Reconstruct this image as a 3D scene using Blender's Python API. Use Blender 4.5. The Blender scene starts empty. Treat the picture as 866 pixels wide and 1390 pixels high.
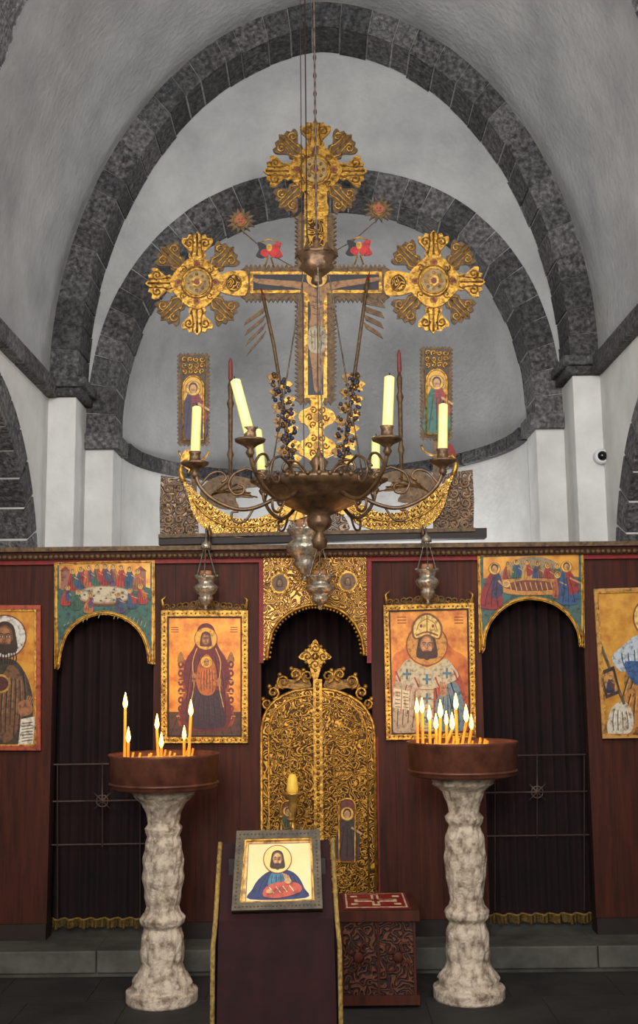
import bpy, math, random
from math import sin, cos, pi, radians, sqrt
from mathutils import Vector, Matrix
random.seed(7)
sc = bpy.context.scene
try:
    sc.view_settings.view_transform = 'Standard'
except Exception:
    pass
F=1500.0; CX=433.0; CY=695.0
CAM=Vector((0,0,1.65))
R=Matrix.Rotation(radians(90+8.3),3,'X') @ Matrix.Rotation(radians(-0.6),3,'Z')
def ray(px,py): return R@Vector((px-CX,CY-py,-F))
class Pl:
    def __init__(s,p,n=(0,-1,0)):
        s.p=Vector(p); s.n=Vector(n).normalized()
    def pt(s,px,py,off=0.0):
        d=ray(px,py); t=(s.p-CAM).dot(s.n)/d.dot(s.n)
        return CAM+d*t+s.n*off
def PY(y): return Pl((0,y,0))
def Z(px,py,y): return PY(y).pt(px,py).z
def X(px,py,y): return PY(y).pt(px,py).x
# ------------------------------------------------------------ materials
def lin(c):
    return tuple(((v/255)/12.92 if v/255<=0.04045 else ((v/255+0.055)/1.055)**2.4) for v in c)
_m={}
def mat(name,c,rough=.6,metal=0.,c2=None,scale=6,bump=0.,emit=0.,detail=4,bscale=None,stretch=None,bdist=.01,contrast=(.3,.7),c3=None):
    if name in _m: return _m[name]
    m=bpy.data.materials.new(name); m.use_nodes=True
    nt=m.node_tree; b=nt.nodes['Principled BSDF']
    c=lin(c); b.inputs['Roughness'].default_value=rough; b.inputs['Metallic'].default_value=metal
    b.inputs['Base Color'].default_value=(*c,1)
    if c2 is None: c2v=tuple(v*.75 for v in c)
    else: c2v=lin(c2)
    tc=nt.nodes.new('ShaderNodeTexCoord'); mp=nt.nodes.new('ShaderNodeMapping')
    nt.links.new(tc.outputs['Object'],mp.inputs[0])
    if stretch: mp.inputs['Scale'].default_value=stretch
    n=nt.nodes.new('ShaderNodeTexNoise'); n.inputs['Scale'].default_value=scale; n.inputs['Detail'].default_value=detail
    n.inputs['Roughness'].default_value=.62
    nt.links.new(mp.outputs[0],n.inputs[0])
    r=nt.nodes.new('ShaderNodeValToRGB'); r.color_ramp.elements[0].position=contrast[0]; r.color_ramp.elements[1].position=contrast[1]
    r.color_ramp.elements[0].color=(*c2v,1); r.color_ramp.elements[1].color=(*c,1)
    if c3: 
        e=r.color_ramp.elements.new(min(1,contrast[1]+.1)); e.color=(*lin(c3),1)
    nt.links.new(n.outputs[0],r.inputs[0]); nt.links.new(r.outputs[0],b.inputs['Base Color'])
    if bump:
        n2=n
        if bscale:
            n2=nt.nodes.new('ShaderNodeTexNoise'); n2.inputs['Scale'].default_value=bscale; n2.inputs['Detail'].default_value=5
            nt.links.new(mp.outputs[0],n2.inputs[0])
        bp=nt.nodes.new('ShaderNodeBump'); bp.inputs['Strength'].default_value=bump; bp.inputs['Distance'].default_value=bdist
        nt.links.new(n2.outputs[0],bp.inputs['Height']); nt.links.new(bp.outputs[0],b.inputs['Normal'])
    if emit:
        b.inputs['Emission Color'].default_value=(*c,1); b.inputs['Emission Strength'].default_value=emit
    _m[name]=m; return m
def fili(name,gold,dark,scale=14,freq=45,metal=.5,rough=.36):
    if name in _m: return _m[name]
    m=bpy.data.materials.new(name); m.use_nodes=True
    nt=m.node_tree; b=nt.nodes['Principled BSDF']
    b.inputs['Roughness'].default_value=rough; b.inputs['Metallic'].default_value=metal
    tc=nt.nodes.new('ShaderNodeTexCoord')
    n=nt.nodes.new('ShaderNodeTexNoise'); n.inputs['Scale'].default_value=scale; n.inputs['Detail'].default_value=.6; n.inputs['Distortion'].default_value=.5
    nt.links.new(tc.outputs['Object'],n.inputs[0])
    mu=nt.nodes.new('ShaderNodeMath'); mu.operation='MULTIPLY'; mu.inputs[1].default_value=freq
    si=nt.nodes.new('ShaderNodeMath'); si.operation='SINE'
    nt.links.new(n.outputs[0],mu.inputs[0]); nt.links.new(mu.outputs[0],si.inputs[0])
    r=nt.nodes.new('ShaderNodeMapRange'); r.inputs[1].default_value=-.7; r.inputs[2].default_value=.5
    nt.links.new(si.outputs[0],r.inputs[0])
    mx=nt.nodes.new('ShaderNodeMix'); mx.data_type='RGBA'
    mx.inputs[6].default_value=(*lin(dark),1); mx.inputs[7].default_value=(*lin(gold),1)
    nt.links.new(r.outputs[0],mx.inputs[0]); nt.links.new(mx.outputs[2],b.inputs['Base Color'])
    bp=nt.nodes.new('ShaderNodeBump'); bp.inputs['Strength'].default_value=1; bp.inputs['Distance'].default_value=.01
    nt.links.new(r.outputs[0],bp.inputs['Height']); nt.links.new(bp.outputs[0],b.inputs['Normal'])
    _m[name]=m; return m
def paint(r,g,b):
    r,g,b=[max(0,min(255,int(v))) for v in (r,g,b)]
    return mat('paint_%d_%d_%d'%(r,g,b),(r,g,b),.5,0,(int(r*.64),int(g*.57),int(b*.52)),34,.15,detail=9,contrast=(.34,.52))
PLA=mat('plaster_grey',(180,180,179),.9,0,(152,153,153),2.2,.6,bscale=26,detail=10,bdist=.015,contrast=(.3,.66))
PLV=mat('plaster_vault',(184,184,183),.9,0,(148,149,150),1.8,.7,bscale=22,detail=10,bdist=.015,contrast=(.3,.68))
PLW=mat('plaster_white',(222,221,217),.9,0,(196,195,192),3,.4,bscale=24,detail=9)
MOR=mat('mortar',(170,169,166),.95,0,(124,123,122),20,.4)
ST=[mat('stone_%d'%i,c,.85,0,c2,30,1.0,bscale=55,detail=10,bdist=.02,contrast=(.4,.62),c3=tuple(v+32 for v in c)) for i,(c,c2) in enumerate([((104,103,103),(54,54,55)),((84,83,84),(42,42,43)),((120,118,117),(68,67,68)),((93,90,91),(46,45,46)),((108,105,105),(46,46,48))])]
GOLD=mat('gilt',(208,156,62),.3,.6,(118,78,30),34,.6,detail=8,contrast=(.36,.58))
GOLDD=mat('gilt_dark',(146,106,48),.38,.5,(70,46,20),34,.6,detail=7,contrast=(.35,.6))
GOLDB=mat('gilt_brown',(124,96,60),.5,.25,(58,40,26),34,.7,detail=7)
FIL=fili('gilt_filigree',(208,154,66),(66,38,16),15,62)
FILR=fili('gilt_filigree_panel',(214,162,80),(96,56,26),18,72)
FILB=fili('brown_filigree',(134,104,68),(56,38,28),14,55,.1)
FILS=fili('fish_scale_gilt',(216,168,72),(130,86,34),40,44)
FILC=fili('chest_carving',(100,54,32),(38,17,10),16,45,0,.5)
WD=[mat('wood_%d'%i,c,.6,0,c2,3.5,.2,stretch=(9,9,.7),detail=6) for i,(c,c2) in enumerate([((84,38,22),(50,22,13)),((80,36,21),(47,20,12)),((88,41,24),(55,24,14))])]
for w_ in WD: w_.node_tree.nodes['Principled BSDF'].inputs['Specular IOR Level'].default_value=.25
WDD=mat('dark_wood',(42,24,16),.6,0,(24,13,9),6,.2)
RED=mat('red_trim',(150,32,26),.6,0,(105,18,16),20)
BRZ=mat('bronze',(124,94,64),.36,.5,(60,42,28),24,.4,detail=7)
BRS=mat('brass',(215,170,90),.3,.6,(150,105,45),20,.2)
SIL=mat('silver',(218,206,188),.24,.7,(135,122,104),40,.6)
COP=mat('rust_copper',(128,78,58),.45,.3,(80,44,33),12,.3,detail=8)
SAND=mat('sand_wax',(200,160,105),.8,0,(130,90,56),40,.5)
MAR=mat('carved_marble',(212,194,172),.7,0,(124,104,86),18,.8,bscale=60,detail=9,contrast=(.34,.56))
IRON=mat('iron',(104,86,80),.5,.1)
CAN=mat('wax_pale',(240,238,150),.45,0,(226,220,128),8)
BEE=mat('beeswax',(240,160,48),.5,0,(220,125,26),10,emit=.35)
FLM=mat('flame',(255,186,84),.5,0,(255,165,60),3,emit=9)
CUR=mat('curtain_maroon',(34,10,10),.95,0,(15,4,5),3)
CLO=mat('cloth_red',(46,8,12),.95,0,(28,5,7),10,.2)
CL2=mat('cloth_crimson',(120,20,26),.9,0,(80,12,16),14,.2)
FRG=mat('gold_fringe',(176,142,74),.8,0,(98,76,34),60,.6)
FLO=mat('floor_stone',(52,49,45),.75,0,(27,25,23),3,.5,bscale=12,detail=7)
STP=mat('step_stone',(100,99,90),.75,0,(56,54,48),4,.6,bscale=15,detail=8)
WHT=mat('white_plastic',(225,225,225),.4)
BLK=mat('black_lens',(15,15,18),.15)
# ------------------------------------------------------------ mesh builder
class MB:
    def __init__(s,name): s.name=name; s.v=[]; s.f=[]; s.mi=[]; s.sm=[]; s.ml=[]
    def m(s,mt):
        if mt not in s.ml: s.ml.append(mt)
        return s.ml.index(mt)
    def add(s,vs,fs,mt,smooth=False):
        o=len(s.v); s.v+= [Vector(v) for v in vs]; k=s.m(mt)
        for f in fs: s.f.append([i+o for i in f]); s.mi.append(k); s.sm.append(smooth)
    def box(s,x0,x1,y0,y1,z0,z1,mt):
        vs=[(x,y,z) for x in(x0,x1) for y in(y0,y1) for z in(z0,z1)]
        s.add(vs,[(0,1,3,2),(4,6,7,5),(0,4,5,1),(2,3,7,6),(0,2,6,4),(1,5,7,3)],mt)
    def lathe(s,c,prof,mt,seg=20,mod=None,smooth=True,axis=None):
        vs=[];n=len(prof)
        for j,(r,z) in enumerate(prof):
            for i in range(seg):
                a=2*pi*i/seg; rr=r*(mod(a,z) if mod else 1)
                p=Vector((rr*cos(a),rr*sin(a),z))
                if axis is not None: p=axis@p
                vs.append(p+Vector(c))
        fs=[(j*seg+i,j*seg+(i+1)%seg,(j+1)*seg+(i+1)%seg,(j+1)*seg+i) for j in range(n-1) for i in range(seg)]
        fs.append(tuple(range(seg))[::-1]); fs.append(tuple((n-1)*seg+i for i in range(seg)))
        s.add(vs,fs,mt,smooth)
    def tube(s,pts,r,mt,seg=6,smooth=True):
        pts=[Vector(p) for p in pts]; n=len(pts); vs=[]
        rs=r if isinstance(r,(list,tuple)) else [r]*n
        up=None
        for i,p in enumerate(pts):
            t=(pts[min(i+1,n-1)]-pts[max(i-1,0)])
            if t.length<1e-9: t=Vector((0,0,1))
            t.normalize()
            if up is None:
                up=Vector((0,1,0)) if abs(t.y)<.9 else Vector((1,0,0))
            u=up-t*up.dot(t)
            if u.length<1e-6: u=t.orthogonal()
            u.normalize(); w=t.cross(u); up=u
            for k in range(seg):
                a=2*pi*k/seg; vs.append(p+(u*cos(a)+w*sin(a))*rs[i])
        fs=[(j*seg+i,j*seg+(i+1)%seg,(j+1)*seg+(i+1)%seg,(j+1)*seg+i) for j in range(n-1) for i in range(seg)]
        fs.append(tuple(range(seg))); fs.append(tuple((n-1)*seg+i for i in range(seg)))
        s.add(vs,fs,mt,smooth)
    def ball(s,c,r,mt,seg=10,sq=(1,1,1)):
        vs=[];rings=max(4,seg//2)
        for j in range(rings+1):
            ph=pi*j/rings
            for i in range(seg):
                a=2*pi*i/seg
                vs.append(Vector(c)+Vector((r*sin(ph)*cos(a)*sq[0],r*sin(ph)*sin(a)*sq[1],-r*cos(ph)*sq[2])))
        s.add(vs,[(j*seg+i,j*seg+(i+1)%seg,(j+1)*seg+(i+1)%seg,(j+1)*seg+i) for j in range(rings) for i in range(seg)],mt,True)
    def flat(s,pl,pts,off,mt):
        s.add([pl.pt(x,y,off) for x,y in pts],[tuple(range(len(pts)))],mt)
    def slab(s,pl,pts,o0,o1,mt,side=None):
        n=len(pts)
        a=[pl.pt(x,y,0) for x,y in pts]
        vs=[p+pl.n*o1 for p in a]+[p+pl.n*o0 for p in a]
        s.add(vs,[tuple(range(n)),tuple(range(2*n-1,n-1,-1))],mt)
        s.add(vs,[(i,(i+1)%n,n+(i+1)%n,n+i) for i in range(n)],side or mt)
    def ell(s,pl,cx,cy,rx,ry,off,mt,n=20,th=None):
        p=[(cx+rx*cos(2*pi*i/n),cy+ry*sin(2*pi*i/n)) for i in range(n)]
        if th is None: s.flat(pl,p,off,mt)
        else: s.slab(pl,p,th,off,mt)
    def tp(s,pl,pts,r,off,mt,seg=5):
        s.tube([pl.pt(x,y,off) for x,y in pts],r,mt,seg)
    def line(s,pl,pts,w,off,mt):
        L=[];Rr=[]
        n=len(pts)
        for i,(x,y) in enumerate(pts):
            a=pts[max(i-1,0)];b=pts[min(i+1,n-1)]
            dx,dy=b[0]-a[0],b[1]-a[1]; l=sqrt(dx*dx+dy*dy) or 1
            L.append((x-dy/l*w/2,y+dx/l*w/2)); Rr.append((x+dy/l*w/2,y-dx/l*w/2))
        vs=[pl.pt(*p,off) for p in L+Rr]
        s.add(vs,[(i,i+1,n+i+1,n+i) for i in range(n-1)],mt)
    def build(s,bevel=0,name=None):
        lo=Vector((min(v.x for v in s.v),min(v.y for v in s.v),min(v.z for v in s.v)))
        hi=Vector((max(v.x for v in s.v),max(v.y for v in s.v),max(v.z for v in s.v)))
        c=(lo+hi)/2
        me=bpy.data.meshes.new(s.name); me.from_pydata([v-c for v in s.v],[],s.f)
        for m in s.ml: me.materials.append(m)
        me.polygons.foreach_set('material_index',s.mi); me.polygons.foreach_set('use_smooth',s.sm)
        me.update()
        o=bpy.data.objects.new(s.name,me); o.location=c; sc.collection.objects.link(o)
        if bevel:
            b=o.modifiers.new('bevel','BEVEL'); b.width=bevel; b.segments=2; b.limit_method='ANGLE'
        return o
def sm(pts,n=4,closed=True):
    out=[];N=len(pts)
    rng=range(N) if closed else range(N-1)
    for i in rng:
        if closed: p=[pts[(i+k-1)%N] for k in range(4)]
        else: p=[pts[max(0,min(N-1,i+k-1))] for k in range(4)]
        for j in range(n):
            t=j/n
            out.append(tuple(.5*((2*p[1][d])+(-p[0][d]+p[2][d])*t+(2*p[0][d]-5*p[1][d]+4*p[2][d]-p[3][d])*t*t+(-p[0][d]+3*p[1][d]-3*p[2][d]+p[3][d])*t**3) for d in range(len(p[0]))))
    if not closed: out.append(tuple(pts[-1]))
    return out
def spiral(cx,cy,r,a0,turns=1.2,dirn=1,n=12,r1=.15):
    return [(cx+r*(1-(1-r1)*i/n)*cos(a0+dirn*2*pi*turns*i/n),cy+r*(1-(1-r1)*i/n)*sin(a0+dirn*2*pi*turns*i/n)) for i in range(n+1)]
# ------------------------------------------------------------ masonry shell
XC=.05; K=.032
def cur(a,h,zs,t,cusp=.05):
    x=a*cos(t); z=zs+h*((1-cusp)*sin(t)+cusp*(1-abs(cos(t))))
    return XC+x, z+K*x
def cur2(a,h,zs,t):
    p=2/2.25; c=cos(t); s_=sin(t)
    x=a*math.copysign(abs(c)**p,c); z=zs+h*abs(s_)**p
    return XC+x, z+K*x
A1,ZS1=2.0,3.83
H1=6.73-ZS1
A2,ZS2=1.80,3.50
H2=5.54-ZS2
T1=.2;T2=.21
def ring(name,fn,A,H,zs,th,Y0,Y1,n):
    mb=MB(name)
    M=400; ts=[pi*i/M for i in range(M+1)]; L=[0]
    for i in range(M):
        p=fn(A,H,zs,ts[i]);q=fn(A,H,zs,ts[i+1]); L.append(L[-1]+math.dist(p,q))
    def tat(l):
        for i in range(M):
            if L[i+1]>=l: return ts[i]+(ts[i+1]-ts[i])*(l-L[i])/max(1e-9,L[i+1]-L[i])
        return pi
    ed=[0]+[L[-1]*(i+random.uniform(-.16,.16))/n for i in range(1,n)]+[L[-1]]
    for i in range(n):
        g=.0075; l0,l1=ed[i]+g,ed[i+1]-g
        tt=[tat(l0+(l1-l0)*k/3) for k in range(4)]
        ji=random.uniform(-.008,.008); jy=random.uniform(-.008,.004)
        o=[fn(A-.004,H-.004,zs,t) for t in tt]; ii=[fn(A-th+ji,H-th+ji,zs,t) for t in tt]
        P=o+ii[::-1]; m=len(P)
        ys=(Y0+jy,Y1)
        vs=[(x,ys[0],z) for x,z in P]+[(x,ys[1],z) for x,z in P]
        fs=[tuple(range(m)),tuple(range(2*m-1,m-1,-1))]+[(k,(k+1)%m,m+(k+1)%m,m+k) for k in range(m)]
        mb.add(vs,fs,random.choice(ST))
    N=80; vs=[];
    for i in range(N+1):
        t=pi*i/N
        xo,zo=fn(A,H,zs,t); xi,zi=fn(A-th+.010,H-th+.010,zs,t)
        vs+=[(xo,Y0+.008,zo),(xi,Y0+.008,zi),(xi,Y1,zi),(xo,Y1,zo)]
    fs=[]
    for i in range(N):
        for k in range(3): fs.append((4*i+k,4*i+k+1,4*i+4+k+1,4*i+4+k))
    mb.add(vs,fs,MOR)
    return mb.build(.005)
ring('trim_1',cur,A1,H1,ZS1,T1,7.8,8.15,36)
ring('trim_2',cur2,A2,H2,ZS2,T2,8.15,8.5,31)
ring('trim_3',cur,A1,H1,ZS1,T1,4.9,5.3,36)
mb=MB('wall_tympanum'); N=80; vs=[]
for i in range(N+1):
    t=pi*i/N; a=cur(A1+.02,H1+.02,ZS1,t); b=cur2(A2-.1,H2-.1,ZS2,t)
    vs+=[(a[0],8.155,a[1]),((a[0]+b[0])/2,8.155,(a[1]+b[1])/2),(b[0],8.155,b[1])]
mb.add(vs,[(3*i+k,3*i+k+1,3*i+4+k,3*i+3+k) for i in range(N) for k in range(2)],PLA); mb.build()
mb=MB('ceiling'); vs=[]; ysv=[-3,0,2,4,6,7.82]
for y in ysv:
    for i in range(N+1):
        x,z=cur(A1,H1,ZS1,pi*i/N); vs.append((x,y,z))
mb.add(vs,[(j*(N+1)+i,j*(N+1)+i+1,(j+1)*(N+1)+i+1,(j+1)*(N+1)+i) for j in range(len(ysv)-1) for i in range(N)],PLV,True); mb.build()
mb=MB('wall_apse'); vs=[]; ra=A2-T2; M=40
prof=[(1,-.1),(1,1.2),(1,2.4),(1,ZS2)]
for f,z in prof:
    for i in range(M+1):
        t=pi*i/M; x=ra*cos(t); vs.append((XC+x,8.5+ra*sin(t),z+K*x*(z/ZS2)))
mb.add(vs,[(j*(M+1)+i,j*(M+1)+i+1,(j+1)*(M+1)+i+1,(j+1)*(M+1)+i) for j in range(3) for i in range(M)],PLW,True)
vs=[];Q=16
for j in range(Q+1):
    ph=pi/2*j/Q; p=2/2.25
    rr=ra*(max(cos(ph),0)**p); z=ZS2+(H2-T2)*sin(ph)**p
    for i in range(M+1):
        t=pi*i/M; x=rr*cos(t); vs.append((XC+x,8.5+rr*sin(t),z+K*x))
mb.add(vs,[(j*(M+1)+i,j*(M+1)+i+1,(j+1)*(M+1)+i+1,(j+1)*(M+1)+i) for j in range(Q) for i in range(M)],PLA,True)
mb.build()
mb=MB('trim_4')
nb=14
for b in range(nb):
    t0=pi*b/nb+.004; t1=pi*(b+1)/nb-.004
    rs=(ra-.07,ra+.01)
    vs=[]
    for k in range(4):
        t=t0+(t1-t0)*k/3
        for r in rs:
            for z in (ZS2-.11,ZS2):
                x=r*cos(t); vs.append((XC+x,8.5+r*sin(t),z+K*x))
    fs=[(0,1,3,2),(12,14,15,13)]
    for k in range(3):
        a=4*k; fs+=[(a,a+4,a+5,a+1),(a+2,a+3,a+7,a+6),(a+1,a+5,a+7,a+3),(a,a+2,a+6,a+4)]
    mb.add(vs,fs,random.choice(ST))
mb.build(.006)
for sg in(-1,1):
    mb=MB('pilaster')
    def bx(xa,xb,y0,y1,z0,z1,mt):
        xs=sorted((XC+sg*xa,XC+sg*xb)); d=K*sg*1.9
        mb.box(xs[0],xs[1],y0,y1,z0,z1+d if z1>1 else z1,mt) if z0<1 else mb.box(xs[0],xs[1],y0,y1,z0+d,z1+d,mt)
    bx(1.8,2.03,7.8,8.15,-.15,ZS1-.12,PLW); bx(A2-T2,1.82,8.15,8.5,-.15,ZS2-.1,PLW)
    bx(1.75,2.03,7.75,8.15,ZS1-.12,ZS1-.06,ST[1]); bx(1.72,2.03,7.72,8.15,ZS1-.06,ZS1+.01,ST[0])
    bx(A2-T2-.05,1.82,8.1,8.5,ZS2-.11,ZS2+.01,ST[2])
    mb.build(.008)
    mb=MB('wall_left' if sg<0 else 'wall_right'); xw=XC+sg*2.0
    cy,cz,ri,ro=6.2,2.12,1.2,1.42
    d=K*sg*2
    arc=[(cy+ri*cos(pi*i/24),cz+ri*sin(pi*i/24)) for i in range(25)]
    P=[(7.8,ZS1+.02+d),(7.8,-.15),(cy+ri,-.15)]+arc+[(cy-ri,-.15),(-3,-.15),(-3,ZS1+.02+d)]
    n=len(P); vs=[(xw,y,z) for y,z in P]+[(xw+sg*.45,y,z) for y,z in P]
    mb.add(vs,[tuple(range(n)),tuple(range(2*n-1,n-1,-1))]+[(i,(i+1)%n,n+(i+1)%n,n+i) for i in range(n)],PLW)
    mb.box(min(xw+sg*.44,xw+sg*.6),max(xw+sg*.44,xw+sg*.6),4.6,7.8,-.15,3.6,PLA)
    mb.build()
    mb=MB('trim_5' if sg<0 else 'trim_6')
    nb=17
    for b in range(nb):
        t0=pi*b/nb+.006;t1=pi*(b+1)/nb-.006; vs=[]
        for t in (t0,(t0+t1)/2,t1):
            for r in(ri-.01,ro):
                for dx in(-.012,.3): vs.append((xw+sg*dx,cy+r*cos(t),cz+r*sin(t)))
        fs=[(0,1,3,2),(8,10,11,9)]
        for k in range(2):
            a=4*k; fs+=[(a,a+4,a+5,a+1),(a+2,a+3,a+7,a+6),(a+1,a+5,a+7,a+3),(a,a+2,a+6,a+4)]
        mb.add(vs,fs,random.choice(ST))
    for yy in((cy+ri-.01,cy+ro),(cy-ro,cy-ri+.01)):
        z=-.15
        while z<2.1:
            z2=min(z+.25,2.12); xs=sorted((xw-sg*.012,xw+sg*.3)); mb.box(xs[0],xs[1],yy[0],yy[1],z+.005,z2-.005,random.choice(ST)); z=z2
    mb.build(.008)
    mb=MB('trim_7' if sg<0 else 'trim_8'); y=-3
    while y<7.75:
        y2=min(y+random.uniform(.35,.5),7.76)
        xs=sorted((xw-sg*.07,xw+sg*.05)); mb.box(xs[0],xs[1],y+.004,y2-.004,ZS1-.13+d,ZS1+d,random.choice(ST)); y=y2
    mb.build(.01)
mb=MB('wall_back'); mb.box(-2.3,2.4,-3.1,-3,-.15,6.9,PLA); mb.build()
mb=MB('floor'); 
y=-3
while y<7:
    x=-2.7
    while x<2.8:
        w=random.uniform(.4,.7); mb.box(x,min(x+w,2.85)-.004,y,min(y+.5,7.02)-.004,-.25,-.15,FLO); x+=w
    y+=.5
mb.box(-2.7,2.85,-3,7.02,-.3,-.154,WDD); mb.build()
mb=MB('floor_sanctuary'); x=-2.55
while x<2.6:
    w=random.uniform(.45,.8); mb.box(x,min(x+w,2.65)-.006,7.0,7.9,-.13+0,0.0,STP); x+=w
mb.box(-2.6,2.65,7.03,10.2,-.25,-.004,STP); mb.build(.008)
# ------------------------------------------------------------ iconostasis
YI=7.3; pI=PY(YI)
zt=Z(433,752,YI)
ex=[X(75,770,YI),X(210,770,YI),X(354,770,YI),X(502,770,YI),X(650,770,YI),X(788,770,YI)]
XL,XR=-2.38,2.48
mb=MB('iconostasis_screen')
for a,b in((XL,ex[0]),(ex[1],ex[2]),(ex[3],ex[4]),(ex[5],XR)):
    n=max(2,round((b-a)/.14)); w=(b-a)/n
    for i in range(n): mb.box(a+i*w+.0006,a+(i+1)*w-.0006,YI,YI+.05,0,zt,random.choice(WD))
    mb.box(a,b,YI+.03,YI+.12,0,zt,WDD)
    mb.box(a,b,YI-.02,YI+.02,0,.1,WDD)
for a,b,pyb in((ex[0],ex[1],815),(ex[2],ex[3],805),(ex[4],ex[5],800)):
    mb.box(a,b,YI+.01,YI+.1,Z(433,pyb,YI),zt,WD[1])
mb.box(ex[2],ex[3],YI,YI+.1,0,Z(433,1212,YI),WD[1])
mb.box(XL,XR,YI-.03,YI+.2,Z(433,763,YI),Z(433,756,YI),RED)
mb.box(XL,XR,YI-.06,YI+.2,Z(433,757,YI),Z(433,746,YI),WD[2])
mb.box(XL,XR,YI-.10,YI+.24,Z(433,747,YI),Z(433,741,YI),GOLDB)
zb=Z(433,752,YI-.07)
x=XL
while x<XR:
    mb.ball((x,YI-.065,zb),.018,GOLDB,8,(1.1,.7,.9)); x+=.034
mb.build()
def curtain(xa,xb,y,z0,z1,fr=True):
    mb=MB('doorway_curtain'); n=60; vs=[]
    for j in range(2):
        for i in range(n+1):
            x=xa+(xb-xa)*i/n; yy=y+.03*sin(i*.9)+.012*sin(i*2.1)
            vs.append((x,yy,z1 if j else z0))
    vs2=[(a,b+.01,c) for a,b,c in vs]
    q=[(i,i+1,n+2+i,n+1+i) for i in range(n)]
    mb.add(vs,q,CUR,True); mb.add(vs2,q,CUR,True)
    if fr:
        for i in range(n*2):
            x=xa+(xb-xa)*i/(n*2); yy=y+.03*sin(i*.45)+.012*sin(i*1.05)-.012
            mb.tube([(x,yy,z0+.035),(x,yy,z0-.015+random.uniform(-.006,.006))],[.004,.008],FRG,4)
        mb.tube([(xa+(xb-xa)*i/n,y+.03*sin(i*.9)-.014,z0+.035) for i in range(n+1)],.007,FRG,5)
    return mb.build()
curtain(ex[0]-.04,ex[1]+.04,YI+.2,.05,2.25); curtain(ex[4]-.04,ex[5]+.04,YI+.2,.05,2.25)
curtain(ex[2]-.04,ex[3]+.04,YI+.3,.03,2.25,False)
for x0,x1,cx,dy in((68,200,139,0),(662,803,729,-12)):
    mb=MB('iron_gate'); p=PY(YI+.09)
    for yy in(1038,1088,1147): mb.tp(p,[(x0-4,yy+dy),(x1+6,yy+dy-2)],.005,0,IRON)
    mb.tp(p,[(cx,1035+dy),(cx,1150+dy)],.005,0,IRON)
    for k in range(8):
        a=k*pi/4; r=24 if k%2==0 else 16
        mb.tp(p,[(cx,1087+dy),(cx+r*cos(a),1087+dy+r*sin(a))],[.008,.001],.006,IRON)
    mb.tp(p,[(cx+8*cos(a*pi/6),1087+dy+8*sin(a*pi/6)) for a in range(13)],.004,.006,IRON)
    for xx in(x0+10,x1-10): mb.tp(p,[(xx,1038+dy),(xx,1248+dy)],.005,0,IRON)
    mb.build()
# ------------------------------------------------------------ icon painting helpers
def face(mb,pl,cx,cy,s,off,skin=(190,135,85),hair=(60,36,22),beard=True,halo=None,hr=1.9,longhair=True):
    if halo:
        mb.ell(pl,cx,cy-.1*s,s*hr,s*hr,off,paint(140,66,30),28); mb.ell(pl,cx,cy-.1*s,s*hr*.94,s*hr*.94,off+.0006,halo,28)
    o=off+.0012
    if longhair: mb.flat(pl,sm([(cx-.85*s,cy-.1*s),(cx-.62*s,cy-.95*s),(cx,cy-1.25*s),(cx+.62*s,cy-.95*s),(cx+.85*s,cy-.1*s),(cx+.92*s,cy+1.0*s),(cx,cy+1.15*s),(cx-.92*s,cy+1.0*s)]),o,paint(*hair))
    sh=tuple(v*.72 for v in skin); li=(min(255,skin[0]*1.14),min(255,skin[1]*1.16),min(255,skin[2]*1.2))
    mb.ell(pl,cx,cy,.64*s,.98*s,o+.0006,paint(*sh))
    mb.ell(pl,cx-.04*s,cy-.02*s,.52*s,.84*s,o+.0009,paint(*skin))
    mb.ell(pl,cx,cy-.52*s,.34*s,.2*s,o+.0012,paint(*li),12)
    for e in(-1,1): mb.ell(pl,cx+e*.3*s,cy+.2*s,.15*s,.14*s,o+.0012,paint(*li),10)
    if beard: mb.flat(pl,sm([(cx-.6*s,cy+.1*s),(cx-.38*s,cy+.48*s),(cx,cy+.36*s),(cx+.38*s,cy+.48*s),(cx+.6*s,cy+.1*s),(cx+.5*s,cy+.85*s),(cx,cy+1.3*s),(cx-.5*s,cy+.85*s)],3),o+.0016,paint(*hair))
    dk=paint(40,22,14)
    for e in(-1,1):
        mb.ell(pl,cx+e*.26*s,cy-.1*s,.17*s,.09*s,o+.002,paint(*[v*.5 for v in skin]),8)
        mb.ell(pl,cx+e*.26*s,cy-.09*s,.13*s,.06*s,o+.0024,paint(235,215,185),8); mb.ell(pl,cx+e*.26*s,cy-.09*s,.065*s,.065*s,o+.0028,dk,8)
        mb.line(pl,[(cx+e*.08*s,cy-.25*s),(cx+e*.26*s,cy-.33*s),(cx+e*.46*s,cy-.24*s)],.07*s,o+.0028,dk)
    mb.line(pl,[(cx-.03*s,cy-.2*s),(cx-.02*s,cy+.16*s)],.09*s,o+.0024,paint(*li))
    mb.line(pl,[(cx+.05*s,cy-.2*s),(cx+.08*s,cy+.18*s),(cx-.09*s,cy+.24*s)],.06*s,o+.0028,paint(110,62,36))
    mb.line(pl,[(cx-.18*s,cy+.47*s),(cx,cy+.44*s),(cx+.18*s,cy+.47*s)],.1*s,o+.0028,paint(150,58,42))
def folds(mb,pl,x0,x1,y0,xb0,xb1,y1,off,col,n=7,w=1.4,bow=3):
    dk=paint(*[v*.5 for v in col]); lt=paint(*[min(255,v*1.25+12) for v in col])
    for k in range(n):
        u=(k+.5)/n; a=x0+(x1-x0)*u; b=xb0+(xb1-xb0)*u
        sgn=(u-.5)*2*bow
        st=random.uniform(0,.18); en=random.uniform(.8,1)
        pts=[(a+(b-a)*t+sgn*sin(pi*t),y0+(y1-y0)*t) for t in (st,st+(en-st)*.33,st+(en-st)*.66,en)]
        mb.line(pl,pts,w,off,dk)
        mb.line(pl,[(x_+w*1.2,y_) for x_,y_ in pts[:3]],w*.7,off+.0003,lt)
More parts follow.
